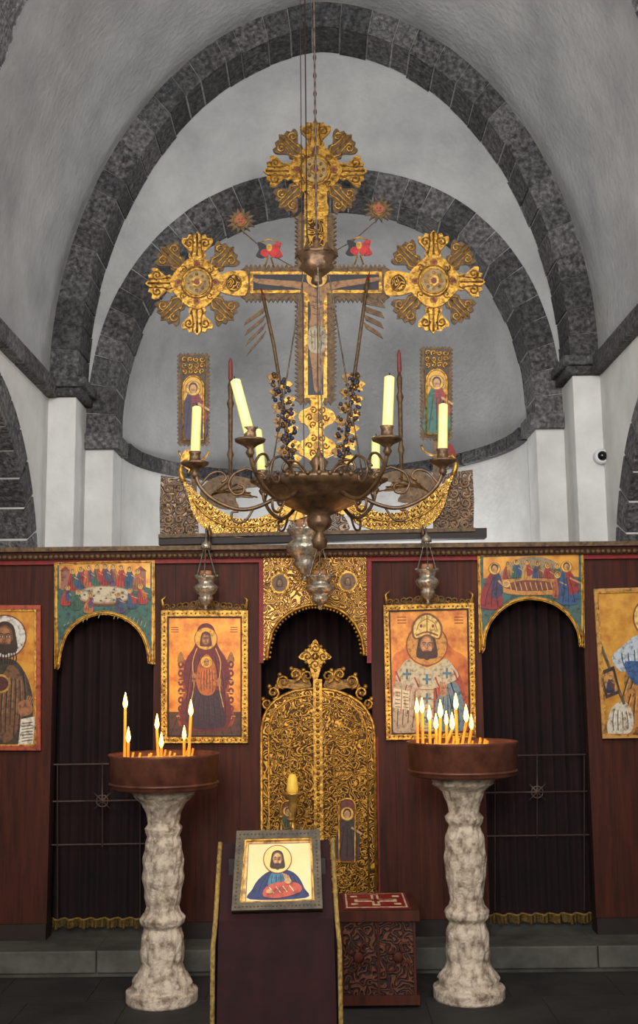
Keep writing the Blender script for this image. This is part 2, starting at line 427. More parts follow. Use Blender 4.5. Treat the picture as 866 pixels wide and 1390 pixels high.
def inset(q,d):
    cx=sum(p[0] for p in q)/4;cy=sum(p[1] for p in q)/4
    return [(x+(d if x<cx else -d),y+(d if y<cy else -d)) for x,y in q]
def quad(x0,y0,x1,y1): return [(x0,y0),(x1,y0),(x1,y1),(x0,y1)]
def framed(name,q,pl,fw,fmat,field,dep=.03,inner=None,lip=.012):
    mb=MB(name)
    mb.slab(pl,q,0,dep-.01,WDD)
    qi=inset(q,fw)
    for i in range(4):
        j=(i+1)%4; mb.slab(pl,[q[i],q[j],qi[j],qi[i]],0,dep+lip,fmat)
    if inner:
        q2=inset(q,fw+2)
        for i in range(4):
            j=(i+1)%4; mb.slab(pl,[qi[i],qi[j],q2[j],q2[i]],0,dep+lip*.6,inner)
    mb.flat(pl,qi,dep-.008,field)
    return mb,dep-.007
def little(mb,pl,x,y,h,col,off,halo=None,skin=(200,150,100),lean=0,col2=None):
    w=h*.2; halo=halo or paint(230,184,70)
    col2=col2 or (col[2]*.8+30,col[1]*.6+20,col[0]*.5)
    mb.flat(pl,sm([(x-w*.5+lean,y-h*.76),(x+w*.5+lean,y-h*.76),(x+w*1.15,y-h*.3),(x+w*1.0,y),(x-w*1.0,y),(x-w*1.15,y-h*.3)],3),off,paint(*col))
    mb.flat(pl,sm([(x-w*.1+lean,y-h*.76),(x+w*.6+lean,y-h*.72),(x+w*1.25,y-h*.35),(x+w*.3,y-h*.2),(x-w*.1,y-h*.4)],3),off+.0003,paint(*col2))
    for k in (-.5,0,.5):
        mb.line(pl,[(x+w*k*.6+lean,y-h*.6),(x+w*k,y-h*.3),(x+w*k*1.4,y-h*.03)],w*.1,off+.0006,paint(*[v*.45 for v in col]))
    mb.line(pl,[(x+w*.4+lean,y-h*.6),(x+w*1.4,y-h*.48)],w*.2,off+.0008,paint(*skin))
    mb.ell(pl,x+lean,y-h*.86,h*.135,h*.135,off+.0006,paint(150,90,40),14); mb.ell(pl,x+lean,y-h*.86,h*.12,h*.12,off+.0008,halo,14)
    mb.ell(pl,x+lean,y-h*.87,h*.08,h*.1,off+.0012,paint(80,45,25),12); mb.ell(pl,x+lean,y-h*.85,h*.058,h*.08,off+.0016,paint(*skin),12)
def field(name,c,c2): return mat(name,c,.4,.3,c2,10,.15,detail=9,contrast=(.32,.58))
pic=PY(YI-.002)
def crest(mb,p,x0,x1,y,h):
    c=(x0+x1)/2
    pts=[(x0,y)]
    n=18
    for i in range(n+1):
        x=x0+(x1-x0)*i/n; pts.append((x,y-h*(.22+.55*(1-abs(x-c)/(x1-c))**2)*(1 if i%2==0 else .6)))
    pts.append((x1,y)); mb.slab(p,pts,.01,.026,GOLDB)
    for e in(-1,1):
        for k,(dx,r) in enumerate(((.1,.36),(.27,.3),(.44,.26),(.6,.24),(.76,.2),(.92,.2))):
            mb.tp(p,spiral(c+e*dx*(x1-c),y-r*h,r*h,pi/2,1.4,e if k%2 else -e),.006,.03,GOLDD)
        mb.tp(p,[(c+e*(x1-c)*.98,y-2),(c+e*(x1-c)*1.02,y-h*.6),(c+e*(x1-c)*.92,y-h*.8)],[.012,.01,.003],.03,GOLD)
    mb.ball(p.pt(c,y-h*.72,.03),.022,GOLD,8)
def pbeads(mb,p,q,off,mt,step=6,r=.006):
    for i in range(4):
        a=q[i];b=q[(i+1)%4]; L=math.dist(a,b); n=int(L/step)
        for k in range(n):
            t=k/n; mb.ball(p.pt(a[0]+(b[0]-a[0])*t,a[1]+(b[1]-a[1])*t,off),r,mt,6)
# Virgin icon
q0=[(220,829),(337,829),(337,1008),(220,1008)]
mb,o=framed('icon_painting',q0,pic,8,GOLD,field('icon_gold_field',(226,144,44),(168,84,26)),inner=WDD)
pbeads(mb,pic,inset(q0,4),.042,GOLDD)
p=pic
mb.flat(p,[(229,966),(328,966),(328,999),(229,999)],o,paint(94,48,28))
for k in range(8): mb.line(p,[(232+k*12,999),(244+k*9,967)],1,o+.0003,paint(54,26,18))
mb.flat(p,sm([(243,905),(247,893),(256,900),(262,905),(298,905),(304,899),(313,893),(317,905),(310,940),(316,985),(244,985),(250,940)],3),o+.0006,paint(160,66,28))
for sx in(246,314):
    for k in range(7): mb.ell(p,sx,902+k*12,4,5,o+.001,paint(126,34,26),10); mb.ell(p,sx,902+k*12,1.6,2,o+.0013,paint(222,150,70),8)
    mb.flat(p,sm([(sx-5,898),(sx,884),(sx+5,898)],3),o+.001,paint(170,110,44))
    for k in range(5): mb.line(p,[(sx-6,908+k*16),(sx+6,908+k*16)],1.2,o+.0015,paint(222,160,80))
mb.flat(p,sm([(280,846),(291,853),(296,876),(308,896),(312,920),(306,942),(315,962),(308,988),(280,992),(250,988),(245,962),(254,942),(249,920),(253,896),(265,876),(269,853)],4),o+.0018,paint(112,24,26))
folds(mb,p,262,298,886,250,310,986,o+.0023,(112,24,26),9,1.3,4)
mb.flat(p,sm([(262,938),(300,938),(303,960),(306,984),(284,990),(256,984),(258,960)],4),o+.0027,paint(58,26,44))
folds(mb,p,264,298,942,258,304,984,o+.003,(58,26,44),6,1.2,2)
mb.flat(p,sm([(281,888),(292,902),(295,925),(289,942),(274,942),(267,925),(270,902)],4),o+.0034,paint(194,100,36))
folds(mb,p,273,290,908,272,291,940,o+.0037,(194,100,36),5,1.0,1)
mb.line(p,sm([(268,880),(262,900),(264,930),(258,960)],3,False),1.2,o+.004,paint(232,170,80)); mb.line(p,sm([(293,880),(300,900),(298,930),(304,960)],3,False),1.2,o+.004,paint(232,170,80))
face(mb,p,280,868,8.5,o+.0042,(180,118,68),(104,28,30),False,paint(236,176,60),1.85)
face(mb,p,281,899,5.2,o+.007,(190,130,75),(90,45,25),False,paint(236,176,60),1.6,False)
for hx,hy in((264,918),(298,924)):
    mb.ell(p,hx,hy,3,4.5,o+.007,paint(184,120,70),10)
    for k in range(4): mb.line(p,[(hx-2+k*1.4,hy+3),(hx-2+k*1.5,hy+8)],1,o+.007,paint(184,120,70))
for tx in(238,318):
    for k in range(3): mb.line(p,[(tx-5,852+k*3),(tx+5,852+k*3)],1,o+.001,paint(130,40,28))
crest(mb,p,222,335,829,24)
mb.build()
# Christ icon
q0=[(520,822),(642,819),(645,1001),(524,1004)]
mb,o=framed('icon_painting',q0,pic,7,GOLD,field('icon_gold_field2',(222,148,60),(160,74,34)),inner=WDD)
pbeads(mb,pic,inset(q0,4),.042,GOLDD)
mb.flat(p,sm([(531,900),(548,880),(560,860),(598,858),(612,880),(635,902),(636,992),(532,994)],4),o+.0003,field('icon_wash',(196,112,50),(136,52,28)))
mb.flat(p,sm([(531,960),(560,950),(600,950),(636,958),(637,992),(531,994)],3),o+.0005,paint(152,44,30))
mb.flat(p,sm([(578,888),(598,893),(616,904),(627,925),(632,955),(630,992),(533,994),(532,955),(537,922),(546,904),(560,893)],4),o+.0008,paint(164,68,46))
folds(mb,p,548,612,925,536,628,990,o+.0011,(164,68,46),10,1.6,3)
mb.flat(p,sm([(536,925),(556,930),(572,940),(566,992),(534,993),(533,950)],3),o+.0014,paint(186,160,130))
folds(mb,p,540,566,935,536,562,990,o+.0016,(176,148,120),4,1.3,2)
mb.flat(p,sm([(600,936),(618,926),(629,955),(628,990),(598,992),(590,960)],3),o+.0014,paint(104,130,140))
folds(mb,p,600,620,940,598,626,988,o+.0016,(96,124,138),4,1.3,2)
mb.flat(p,sm([(556,894),(579,906),(602,894),(616,906),(621,920),(600,931),(579,935),(557,931),(537,922),(543,906)],4),o+.0022,paint(196,184,150))
mb.flat(p,[(570,930),(588,930),(588,992),(570,992)],o+.0024,paint(198,184,150))
for xx,yy in((552,915),(606,914),(579,922),(579,948),(579,974)):
    mb.line(p,[(xx-6,yy),(xx+6,yy)],3,o+.0027,paint(76,116,138)); mb.line(p,[(xx,yy-7),(xx,yy+7)],3,o+.0028,paint(76,116,138))
for xx,yy in((540,918),(565,926),(593,926),(618,917)):
    mb.line(p,[(xx-3,yy-7),(xx+3,yy+7)],2,o+.0027,paint(170,50,36))
for yy in range(936,992,13):
    mb.line(p,[(570,yy),(588,yy)],1.2,o+.003,paint(150,90,60))
mb.line(p,sm([(556,895),(579,908),(602,895)],3,False),1.6,o+.003,paint(224,176,80))
face(mb,p,579,877,15,o+.0032,(188,132,86),(66,38,24),True,paint(210,146,62),1.9)
mb.flat(p,sm([(562,868),(558,852),(565,839),(579,832),(593,839),(600,852),(596,868),(579,863)],4),o+.0066,paint(130,80,36))
mb.flat(p,sm([(564,866),(561,852),(567,841),(579,835),(591,841),(597,852),(594,866),(579,861)],4),o+.007,paint(232,200,112))
mb.line(p,sm([(564,863),(579,858),(594,863)],3,False),2.4,o+.0075,paint(150,84,36)); mb.line(p,[(579,835),(579,858)],1.4,o+.0075,paint(150,84,36))
for xx in(571,587): mb.ell(p,xx,850,2,2.5,o+.0076,paint(150,60,44),8)
for a in(-1,1): mb.line(p,sm([(579,840),(579+a*10,846),(579+a*14,856)],3,False),1,o+.0075,paint(150,84,36))
mb.flat(p,[(534,934),(556,938),(555,964),(532,960)],o+.0034,paint(226,204,164)); mb.line(p,[(545,936),(544,962)],1,o+.0038,paint(120,80,56))
for k in range(5): mb.line(p,[(536,939+k*5),(543,940+k*5)],1,o+.0038,paint(80,50,40)); mb.line(p,[(547,941+k*4.6),(554,942+k*4.6)],1,o+.0038,paint(80,50,40))
mb.ell(p,601,940,5,6,o+.0036,paint(190,134,88),12)
for k in range(4): mb.line(p,[(598+k*2.2,936),(597+k*3,923+abs(k-1)*2)],1.7,o+.0038,paint(194,138,92))
for sx in(545,622):
    for k in range(3): mb.line(p,[(sx-6,838+k*4),(sx+6,838+k*4)],1.2,o+.001,paint(140,44,30))
crest(mb,p,524,640,822,24)
mb.build()
# John the Baptist icon (left edge)
mb,o=framed('icon_painting',[(-62,822),(57,822),(57,1018),(-62,1018)],pic,6,paint(176,76,44),field('icon_gold_field3',(224,160,60),(184,102,36)),inner=GOLD)
mb.flat(p,sm([(4,893),(26,900),(42,930),(46,968),(34,1008),(-50,1010),(-48,930),(-20,900)],4),o+.001,paint(66,56,38))
folds(mb,p,-20,34,905,-40,36,1006,o+.0014,(66,56,38),12,1.8,4)
mb.flat(p,sm([(14,903),(34,930),(28,985),(6,1008),(-8,960)],4),o+.002,paint(120,82,50))
folds(mb,p,6,30,912,0,28,1000,o+.0025,(120,82,50),5,1.6,3)
face(mb,p,8,866,18,o+.003,(156,102,64),(62,40,26),True,paint(222,216,204),1.65)
for k in range(9): mb.line(p,sm([(-6+k*3.5,884),(-8+k*4,894),(-4+k*3,902)],3,False),1.4,o+.0065,paint(44,28,18))
mb.flat(p,sm([(26,955),(40,950),(46,966),(30,972)],3),o+.004,paint(164,108,68))
for k in range(4): mb.line(p,[(36+k*2.5,956),(40+k*2.8,944+k)],1.8,o+.0043,paint(164,108,68))
mb.flat(p,[(30,976),(50,972),(46,1010),(26,1011)],o+.004,paint(228,218,196))
for k in range(7): mb.line(p,[(31,982+k*4),(46,980+k*4)],1.1,o+.0045,paint(70,50,40))
mb.ell(p,2,928,14,13,o+.005,paint(190,144,66),18); mb.ell(p,2,928,11,10,o+.0055,paint(90,40,30),18)
mb.build()
# right edge icon
mb,o=framed('icon_painting',[(804,800),(930,796),(934,1000),(816,1002)],pic,4,paint(196,144,74),field('icon_gold_field4',(226,168,72),(190,118,44)),inner=GOLD)
mb.flat(p,sm([(850,905),(866,872),(905,868),(925,940),(925,992),(826,994),(836,965),(858,950),(846,930)],4),o+.001,paint(160,116,60))
folds(mb,p,856,915,900,832,920,990,o+.0014,(160,116,60),10,1.8,4)
mb.flat(p,sm([(829,893),(845,876),(866,862),(905,872),(900,905),(880,912),(858,906),(842,912)],4),o+.002,paint(188,198,206))
folds(mb,p,838,890,882,844,886,908,o+.0024,(160,176,192),6,1.6,2)
mb.flat(p,sm([(848,898),(880,902),(886,925),(864,930),(850,915)],4),o+.003,paint(60,96,148))
mb.flat(p,sm([(850,938),(885,930),(915,985),(846,992),(840,966)],4),o+.003,paint(188,128,58)); folds(mb,p,852,890,940,844,905,988,o+.0034,(188,128,58),6,1.8,3)
mb.flat(p,sm([(828,962),(846,952),(858,970),(854,994),(824,996)],3),o+.0036,paint(210,200,180)); folds(mb,p,830,850,962,828,854,992,o+.004,(190,180,160),4,1.3,2)
face(mb,p,888,840,17,o+.004,(190,135,90),(96,56,30),False,paint(236,204,120),1.8)
mb.line(p,[(812,872),(846,956)],4,o+.004,paint(94,78,58)); mb.line(p,[(812,866),(842,945)],1.3,o+.005,paint(140,110,70))
mb.flat(p,[(812,912),(832,904),(841,940),(821,948)],o+.005,paint(60,50,44)); mb.flat(p,[(816,916),(830,910),(837,937),(823,943)],o+.0055,paint(196,140,76)); little(mb,p,827,940,24,(60,60,90),o+.006)
mb.build()
# arch-shaped scene panels over side doors
def archpanel(outer,arch,scene):
    mb=MB('arched_icon_panel'); pts=outer+arch
    mb.slab(p,pts,.0,.03,paint(56,92,84),GOLD)
    ring_=pts+[pts[0]]
    mb.line(p,ring_,5,.0315,GOLD)
    mb.tp(p,arch,.012,.03,GOLD); mb.tp(p,ring_,.01,.03,GOLD)
    scene(mb); return mb.build()
aL=sm([(204,899),(201,878),(190,855),(170,839),(142,832),(113,840),(93,858),(84,880),(80,905)],4,False)
def table(mb,cx,cy,rx,ry,o,n=18):
    mb.ell(p,cx,cy+3,rx,ry,o,paint(110,60,34),28); mb.ell(p,cx,cy,rx,ry,o+.0003,paint(176,140,98),28); mb.ell(p,cx,cy-.5,rx*.92,ry*.86,o+.0006,paint(196,184,154),28)
    for k in range(n):
        a=2*pi*k/n; rr=.68 if k%2 else .4
        mb.ell(p,cx+rx*rr*cos(a),cy+ry*rr*sin(a),1.8,1.3,o+.001,paint(*[(160,50,36),(96,66,44),(222,190,120),(90,110,80)][k%4]),8)
def scL(mb):
    o=.032
    mb.flat(p,[(82,768),(205,765),(205,800),(82,804)],o,field('sc_gold',(220,156,60),(168,96,38)))
    mb.flat(p,sm([(82,800),(110,798),(175,797),(205,799),(206,838),(202,856),(190,846),(172,833),(142,827),(112,834),(92,850),(82,862)],2),o+.0003,paint(56,98,86))
    for bx_,bw,bh in((90,12,26),(192,14,24),(112,8,16)):
        mb.flat(p,quad(bx_-bw/2,775,bx_+bw/2,775+bh),o+.0005,paint(150,100,80)); mb.flat(p,[(bx_-bw/2-2,776),(bx_,769),(bx_+bw/2+2,776)],o+.0006,paint(140,56,44))
    cols=[(172,38,32),(46,78,112),(190,94,40),(56,98,74),(154,36,34),(104,66,104),(186,56,38),(50,82,108),(160,104,50)]
    for k,c in enumerate(cols):
        little(mb,p,100+k*11,802-7*sin(k*pi/8),30,c,o+.001+.0004*k,col2=cols[(k+3)%9])
    table(mb,143,808,39,12,o+.007)
    for k,(x,y,c) in enumerate(((91,822,(178,48,38)),(105,828,(56,86,60)),(122,832,(190,112,50)),(165,832,(78,62,106)),(181,826,(50,80,112)),(195,820,(172,42,34)))):
        little(mb,p,x,y,27,c,o+.009+.0003*k,lean=3 if x<143 else -3,col2=cols[(k*2+1)%9])
    for k in range(22): mb.line(p,[(88+k*5.2,838-((k-11)**2)*-.12+random.uniform(-3,3)),(90+k*5.2,833-((k-11)**2)*-.12)],.9,o+.0008,paint(170,160,90))
archpanel([(78,908),(77,766),(209,763),(209,902)],aL,scL)
aR=sm([(787,877),(784,858),(772,836),(750,819),(721,812),(693,818),(670,836),(658,858),(655,880)],4,False)
def scR(mb):
    o=.032
    mb.flat(p,[(655,757),(784,753),(784,785),(655,789)],o,field('sc_gold2',(218,156,62),(164,92,38)))
    mb.flat(p,sm([(655,786),(720,783),(784,784),(784,848),(771,830),(750,813),(721,807),(692,812),(668,830),(656,850)],2),o+.0003,paint(66,98,94))
    mb.flat(p,sm([(684,772),(700,760),(722,756),(745,760),(762,772),(768,790),(678,792)],3),o+.0006,paint(150,130,96))
    for k in range(9): mb.line(p,[(686+k*9,768),(690+k*8,788)],1,o+.0008,paint(100,80,56))
    cs=((154,50,36),(50,94,82),(190,144,70),(42,72,118),(162,38,32),(110,76,44))
    for k,x in enumerate((688,700,714,728,742,755)): little(mb,p,x,792-3*sin(k),30,cs[k],o+.001+.0005*k,col2=cs[(k+2)%6])
    mb.flat(p,sm([(672,790),(700,786),(750,787),(770,796),(764,806),(740,808),(700,808),(676,802)],4),o+.006,paint(196,134,56))
    mb.flat(p,sm([(684,794),(715,788),(750,792),(756,800),(715,803),(688,800)],4),o+.0064,paint(120,60,38))
    for k in range(10): mb.line(p,[(690+k*7,791),(693+k*7,802)],1,o+.0068,paint(222,176,100))
    mb.ell(p,686,793,5,5,o+.007,paint(232,190,90),12); mb.ell(p,686,793,3,3.4,o+.0074,paint(190,140,96),10)
    little(mb,p,666,826,62,(142,34,34),o+.008,lean=4,col2=(62,52,86)); little(mb,p,770,820,58,(48,82,126),o+.008,lean=-3,col2=(152,40,36))
    little(mb,p,757,812,36,(180,92,50),o+.0075,lean=-2)
archpanel([(652,886),(649,754),(789,750),(790,880)],aR,scR)
# central carved arch panel
mb=MB('carved_arch_panel')
aC=sm([(494,890),(491,868),(481,846),(464,830),(445,823),(428,821),(410,824),(390,834),(374,850),(366,872),(362,896)],4,False)
mb.slab(p,[(358,896),(358,758),(497,755),(498,890)]+aC,0,.03,FILR,GOLDD)
mb.tp(p,aC,.012,.032,GOLD)
n=len(aC)
for i in range(1,n-1,1):
    a=aC[i-1];b=aC[i+1];dx,dy=b[0]-a[0],b[1]-a[1];l=math.hypot(dx,dy)
    mb.ball(p.pt(aC[i][0]+(-dy/l)*-4,aC[i][1]+(dx/l)*-4,.03),.009,GOLD,6)
for x in range(362,497,6): mb.ball(p.pt(x,761,.03),.009,GOLD,6)
for y in range(768,890,6):
    mb.ball(p.pt(361,y,.03),.008,GOLD,6); mb.ball(p.pt(495,y,.03),.008,GOLD,6)
for cx,cy in((380,792),(472,790)):
    mb.ell(p,cx,cy,13,14,.036,GOLD,24,.02); mb.ell(p,cx,cy,10.5,11.5,.0365,paint(130,100,70),24)
    face(mb,p,cx,cy,5,.0372,(170,126,80),(90,60,40),False,None)
    for k in range(16):
        a=k*pi/8; mb.ball(p.pt(cx+15*cos(a),cy+16*sin(a),.03),.008,GOLD,6)
for r in range(5):
    for c_ in range(4):
        for e in(-1,1):
            x=428+e*(9+c_*14); y=772+r*13
            if y>808 and c_<2: continue
            if abs(y-791)<18 and 28<abs(x-427)<66: continue
            mb.tp(p,spiral(x,y,6,e*pi/2,1.2,e),.004,.032,GOLD)
for x in(355,501): mb.slab(p,[(x-3,757),(x+3,757),(x+3,900),(x-3,900)],0,.025,RED)
mb.build()
# ------------------------------------------------------------ royal doors
pd=PY(YI+.02)
mb=MB('royal_doors')
arch=sm([(355,992),(360,970),(372,953),(392,941),(412,936),(430,935),(452,937),(476,946),(494,960),(505,980),(508,1000)],4,False)
out=[(356,1212)]+arch+[(511,1212)]
mb.slab(pd,out,0,.03,FIL,GOLDD)
mb.slab(pd,[(508,1000),(513,1000),(516,1212),(511,1212)],0,.02,RED)
mb.tp(pd,out,.013,.03,GOLD)
ins=[(431+(x-431)*.87,1000+(y-1000)*.87 if y<1212 else 1204) for x,y in out]
mb.tp(pd,ins,.008,.03,GOLD)
mb.slab(pd,[(425,922),(437,922),(440,1212),(427,1212)],.02,.055,GOLD)
for k in range(40):
    y=928+k*7.1; mb.ball(pd.pt(431+k*.05,y,.058),.012,GOLDD if k%2 else GOLD,6)
def inside(x,y):
    if y>985: return 364<x<503
    return ((x-431)/70)**2+((y-985)/44)**2<1
for r in range(23):
    for c_ in range(5):
        for e in(-1,1):
            x=431+e*(12+c_*12); y=950+r*11.6
            if not inside(x,y) or (r>10 and r<19 and c_ in(2,3)): continue
            mb.tp(pd,spiral(x,y,5.2,(r%2)*pi+ (0 if e>0 else pi),1.25,e*(1 if (r+c_)%2 else -1),10),.0048,.034,GOLD,4)
            mb.ball(pd.pt(x+e*6,y+5.6,.032),.007,GOLD,6)
for cx,cy,w,h in((471,1127,11,42),(391,1118,9,30)):
    fr=[(cx-w,cy+h)]+[(cx-w*cos(pi*k/10),cy-h+8-10*sin(pi*k/10)) for k in range(11)]+[(cx+w,cy+h)]
    mb.slab(pd,fr,.03,.042,paint(110,50,34)); mb.tp(pd,fr+[fr[0]],.008,.042,GOLD)
    mb.flat(pd,quad(cx-w+1,cy+h-10,cx+w-1,cy+h-1),.043,paint(150,40,30))
    little(mb,pd,cx,cy+h-4,h*1.7,(70,40,36) if cx>430 else (60,80,60),.044)
for cx in(396,466):
    for cy in(1000,1044,1190):
        mb.ell(pd,cx,cy,13,14,.038,FIL,20,.03)
        mb.tp(pd,[(cx+13*cos(a*pi/8),cy+14*sin(a*pi/8)) for a in range(17)],.006,.04,GOLD)
        for k in range(6):
            a=k*pi/3; mb.tp(pd,spiral(cx+7*cos(a),cy+7*sin(a),4,a,1.1),.004,.042,GOLD)
        mb.ball(pd.pt(cx,cy,.04),.012,GOLD,8)
for e in(-1,1):
    for k,(x,y,r) in enumerate(((14,918,9),(30,916,9),(46,925,10),(60,940,9),(68,955,7))):
        mb.tp(pd,spiral(431+e*x,y,r,pi/2,1.4,e if k%2 else -e),.009,.03,GOLD,6)
        mb.tp(pd,spiral(431+e*x,y,r*.6,-pi/2,1.0,-e),.006,.035,GOLDD,5)
        mb.ball(pd.pt(431+e*(x+5),y-r*.9,.03),.016,GOLD,6)
    mb.slab(pd,sm([(431+e*8,930),(431+e*22,910),(431+e*36,908),(431+e*30,922),(431+e*50,922),(431+e*58,934),(431+e*40,934),(431+e*20,938)],3),.0,.02,GOLDD)
mb.slab(pd,sm([(428,868),(436,880),(450,892),(438,900),(431,922),(425,922),(418,900),(405,892),(419,880)],3),.01,.035,GOLD)
for k in range(4):
    a=k*pi/2; mb.tp(pd,spiral(428+11*cos(a),891+11*sin(a),7,a,1.3),.005,.04,GOLDD)
for k in range(12):
    a=k*pi/6; mb.ball(pd.pt(428+18*cos(a)*(1 if k%3==0 else .8),891+19*sin(a)*(1 if k%3==0 else .8),.03),.014,GOLD,6)
mb.ball(pd.pt(428,891,.04),.025,FIL,10)
mb.build()
# ------------------------------------------------------------ great cross group on top of screen
YC=7.42; pc=PY(YC)
mb=MB('altar_cross')
def comb(x0,y0,x1,y1,step=6,d=5):
    pts=[]
    def seg(ax,ay,bx,by):
        L=math.hypot(bx-ax,by-ay); n=max(2,int(L/step)); nx,ny=(by-ay)/L,-(bx-ax)/L
        for i in range(n):
            t=i/n; pts.append((ax+(bx-ax)*t,ay+(by-ay)*t)); t2=(i+.5)/n
            pts.append((ax+(bx-ax)*t2+nx*d,ay+(by-ay)*t2+ny*d))
    seg(x0,y0,x1,y0);seg(x1,y0,x1,y1);seg(x1,y1,x0,y1);seg(x0,y1,x0,y0)
    return pts
mb.slab(pc,comb(332,365,524,407),0,.025,GOLDB)
mb.slab(pc,comb(405,294,452,546),0,.026,GOLDB)
mb.slab(pc,quad(340,371,518,400),.02,.034,GOLD)
mb.slab(pc,quad(413,262,444,542),.02,.035,GOLD)
mb.slab(pc,quad(344,375,514,396),.03,.037,paint(34,32,40))
mb.slab(pc,quad(418,300,439,360),.03,.038,FIL); mb.slab(pc,quad(418,412,439,538),.03,.038,paint(40,38,48))
for k in range(3):
    mb.tp(pc,[(418,414+k*42),(429,420+k*42),(439,414+k*42)],.003,.039,GOLD)
sk=(158,114,70)
mb.flat(pc,sm([(348,381),(380,383),(415,386),(430,396),(446,386),(480,382),(512,379),(512,384),(480,390),(450,396),(440,410),(438,430),(440,450),(420,450),(422,430),(420,410),(412,396),(380,391),(348,387)],2),.040,paint(*sk))
for e in(-1,1):
    for k in range(4): mb.line(pc,[(430+e*82,382),(430+e*(86+k),379+k*2.4)],.9,.0402,paint(*sk))
mb.flat(pc,sm([(420,448),(441,448),(442,476),(432,482),(419,476)],3),.0405,paint(176,160,130))
for k in range(4): mb.line(pc,[(422+k*5,451),(424+k*4,476)],.9,.041,paint(100,90,70))
mb.flat(pc,sm([(421,474),(440,474),(438,505),(434,532),(427,532),(424,505)],3),.0395,paint(*sk))
mb.line(pc,[(431,480),(430,528)],1,.042,paint(80,50,30))
for yy in(404,412,420,428): mb.line(pc,[(424,yy),(430,yy+2),(437,yy)],1,.042,paint(90,60,38))
face(mb,pc,430,380,8,.0405,(160,116,76),(50,30,20),True,paint(226,176,70),1.8)
mb.slab(pc,sm([(418,300),(414,285),(420,272),(418,262),(442,262),(440,272),(446,285),(441,300)],3),.025,.045,GOLD)
low=sm([(421,538),(440,538),(438,552),(452,560),(455,572),(442,580),(440,592),(454,602),(456,615),(444,622),(430,630),(416,622),(405,615),(407,602),(420,592),(418,580),(406,572),(408,560),(422,552)],3)
mb.slab(pc,low,0,.03,GOLD)
for cx,cy in((431,568),(431,606)):
    for k in range(6):
        a=k*pi/3; mb.tp(pc,spiral(cx+11*cos(a),cy+11*sin(a),5,a,1.2),.005,.033,GOLDD)
    mb.ell(pc,cx,cy,6,6,.038,GOLDD,14,.03)
for e in(-1,1):
    cxx=332 if e<0 else 526
    mb.slab(pc,sm([(cxx-e*4,374),(cxx+e*8,370),(cxx+e*26,373),(cxx+e*38,380),(cxx+e*38,394),(cxx+e*26,401),(cxx+e*8,404),(cxx-e*4,400)],3),.02,.04,GOLD)
    mb.ell(pc,cxx+e*14,387,9,10,.043,FIL,16,.03); mb.tp(pc,[(cxx+e*14+10*cos(k*pi/8),387+11*sin(k*pi/8)) for k in range(17)],.005,.043,GOLDD)
def petal(cx,cy,a,r0,r1,w,mt,rel):
    ca,sa=cos(a),sin(a)
    prof=[(r0,-w*.35),(r0+(r1-r0)*.22,-w*.62),(r0+(r1-r0)*.36,-w*.5),(r0+(r1-r0)*.58,-w*.92),(r0+(r1-r0)*.72,-w*1.08),(r0+(r1-r0)*.86,-w*1.02),(r0+(r1-r0)*.84,-w*.7),(r0+(r1-r0)*.98,-w*.58),(r0+(r1-r0)*.94,-w*.24),(r1*1.05,0)]
    prof=prof+[(r,-v) for r,v in prof[::-1][1:]]
    pts=[(cx+r*ca-v*sa,cy+r*sa+v*ca) for r,v in sm(prof,2,False)]
    mb.slab(pc,pts,0,.022,mt)
    def T(u,v): return (cx+u*ca-v*sa,cy+u*sa+v*ca)
    mb.tp(pc,[T(r0,0),T(r0+(r1-r0)*.5,0),T(r1,0)],[.008,.006,.009],.024,rel)
    for e in(-1,1):
        mb.tp(pc,[T(x,y) for x,y in spiral(r0+(r1-r0)*.66,e*w*.56,w*.36,-e*pi/2,1.3,e,10)],.0065,.026,rel,5)
        mb.tp(pc,[T(x,y) for x,y in sm([(r0+1,e*w*.15),(r0+(r1-r0)*.25,e*w*.42),(r0+(r1-r0)*.45,e*w*.3),(r1*.97,e*w*.3)],3,False)],.005,.026,rel)
        mb.ball(pc.pt(*T(r0+(r1-r0)*.3,e*w*.4),.024),.011,rel,6)
def rosette(cx,cy,skip):
    mb.slab(pc,[(cx+(31+4*abs(cos(2*(k*pi/24))))*cos(k*pi/24),cy+(31+4*abs(cos(2*(k*pi/24))))*sin(k*pi/24)) for k in range(48)],.0,.035,GOLD)
    for k in range(4):
        a=k*pi/2
        mb.ell(pc,cx+25*cos(a),cy+25*sin(a),11,11,.038,GOLD,16,.0)
        mb.ell(pc,cx+25*cos(a),cy+25*sin(a),5,5,.042,GOLDD,12,.03); mb.ell(pc,cx+25*cos(a),cy+25*sin(a),2.5,2.5,.045,RED,8,.03)
        a+=pi/4; mb.tp(pc,spiral(cx+25*cos(a),cy+25*sin(a),5,a,1.2),.005,.038,GOLDD)
    mb.tp(pc,[(cx+21*cos(k*pi/12),cy+21*sin(k*pi/12)) for k in range(25)],.007,.038,GOLDD)
    mb.ell(pc,cx,cy,17,17,.042,mat('ros',(176,148,96),.5,.2,(110,82,46),20,.3),24,.03)
    mb.tp(pc,[(cx+17*cos(k*pi/12),cy+17*sin(k*pi/12)) for k in range(25)],.006,.042,GOLD)
    for k in range(8):
        a=k*pi/4; mb.ell(pc,cx+11*cos(a),cy+11*sin(a),2.5,2.5,.045,GOLDD,8,.04)
    mb.ell(pc,cx,cy,7,7,.048,GOLD,14,.04); mb.ell(pc,cx,cy,4,4,.05,paint(120,60,50),12,.04)
    for k in range(8):
        if k in skip: continue
        petal(cx,cy,k*pi/4,29,67,19.5,GOLD if k%2==0 else GOLDB,GOLDD if k%2==0 else GOLD)
rosette(428,234,(2,)); rosette(268,386,(0,)); rosette(588,384,(4,))
mb.build()
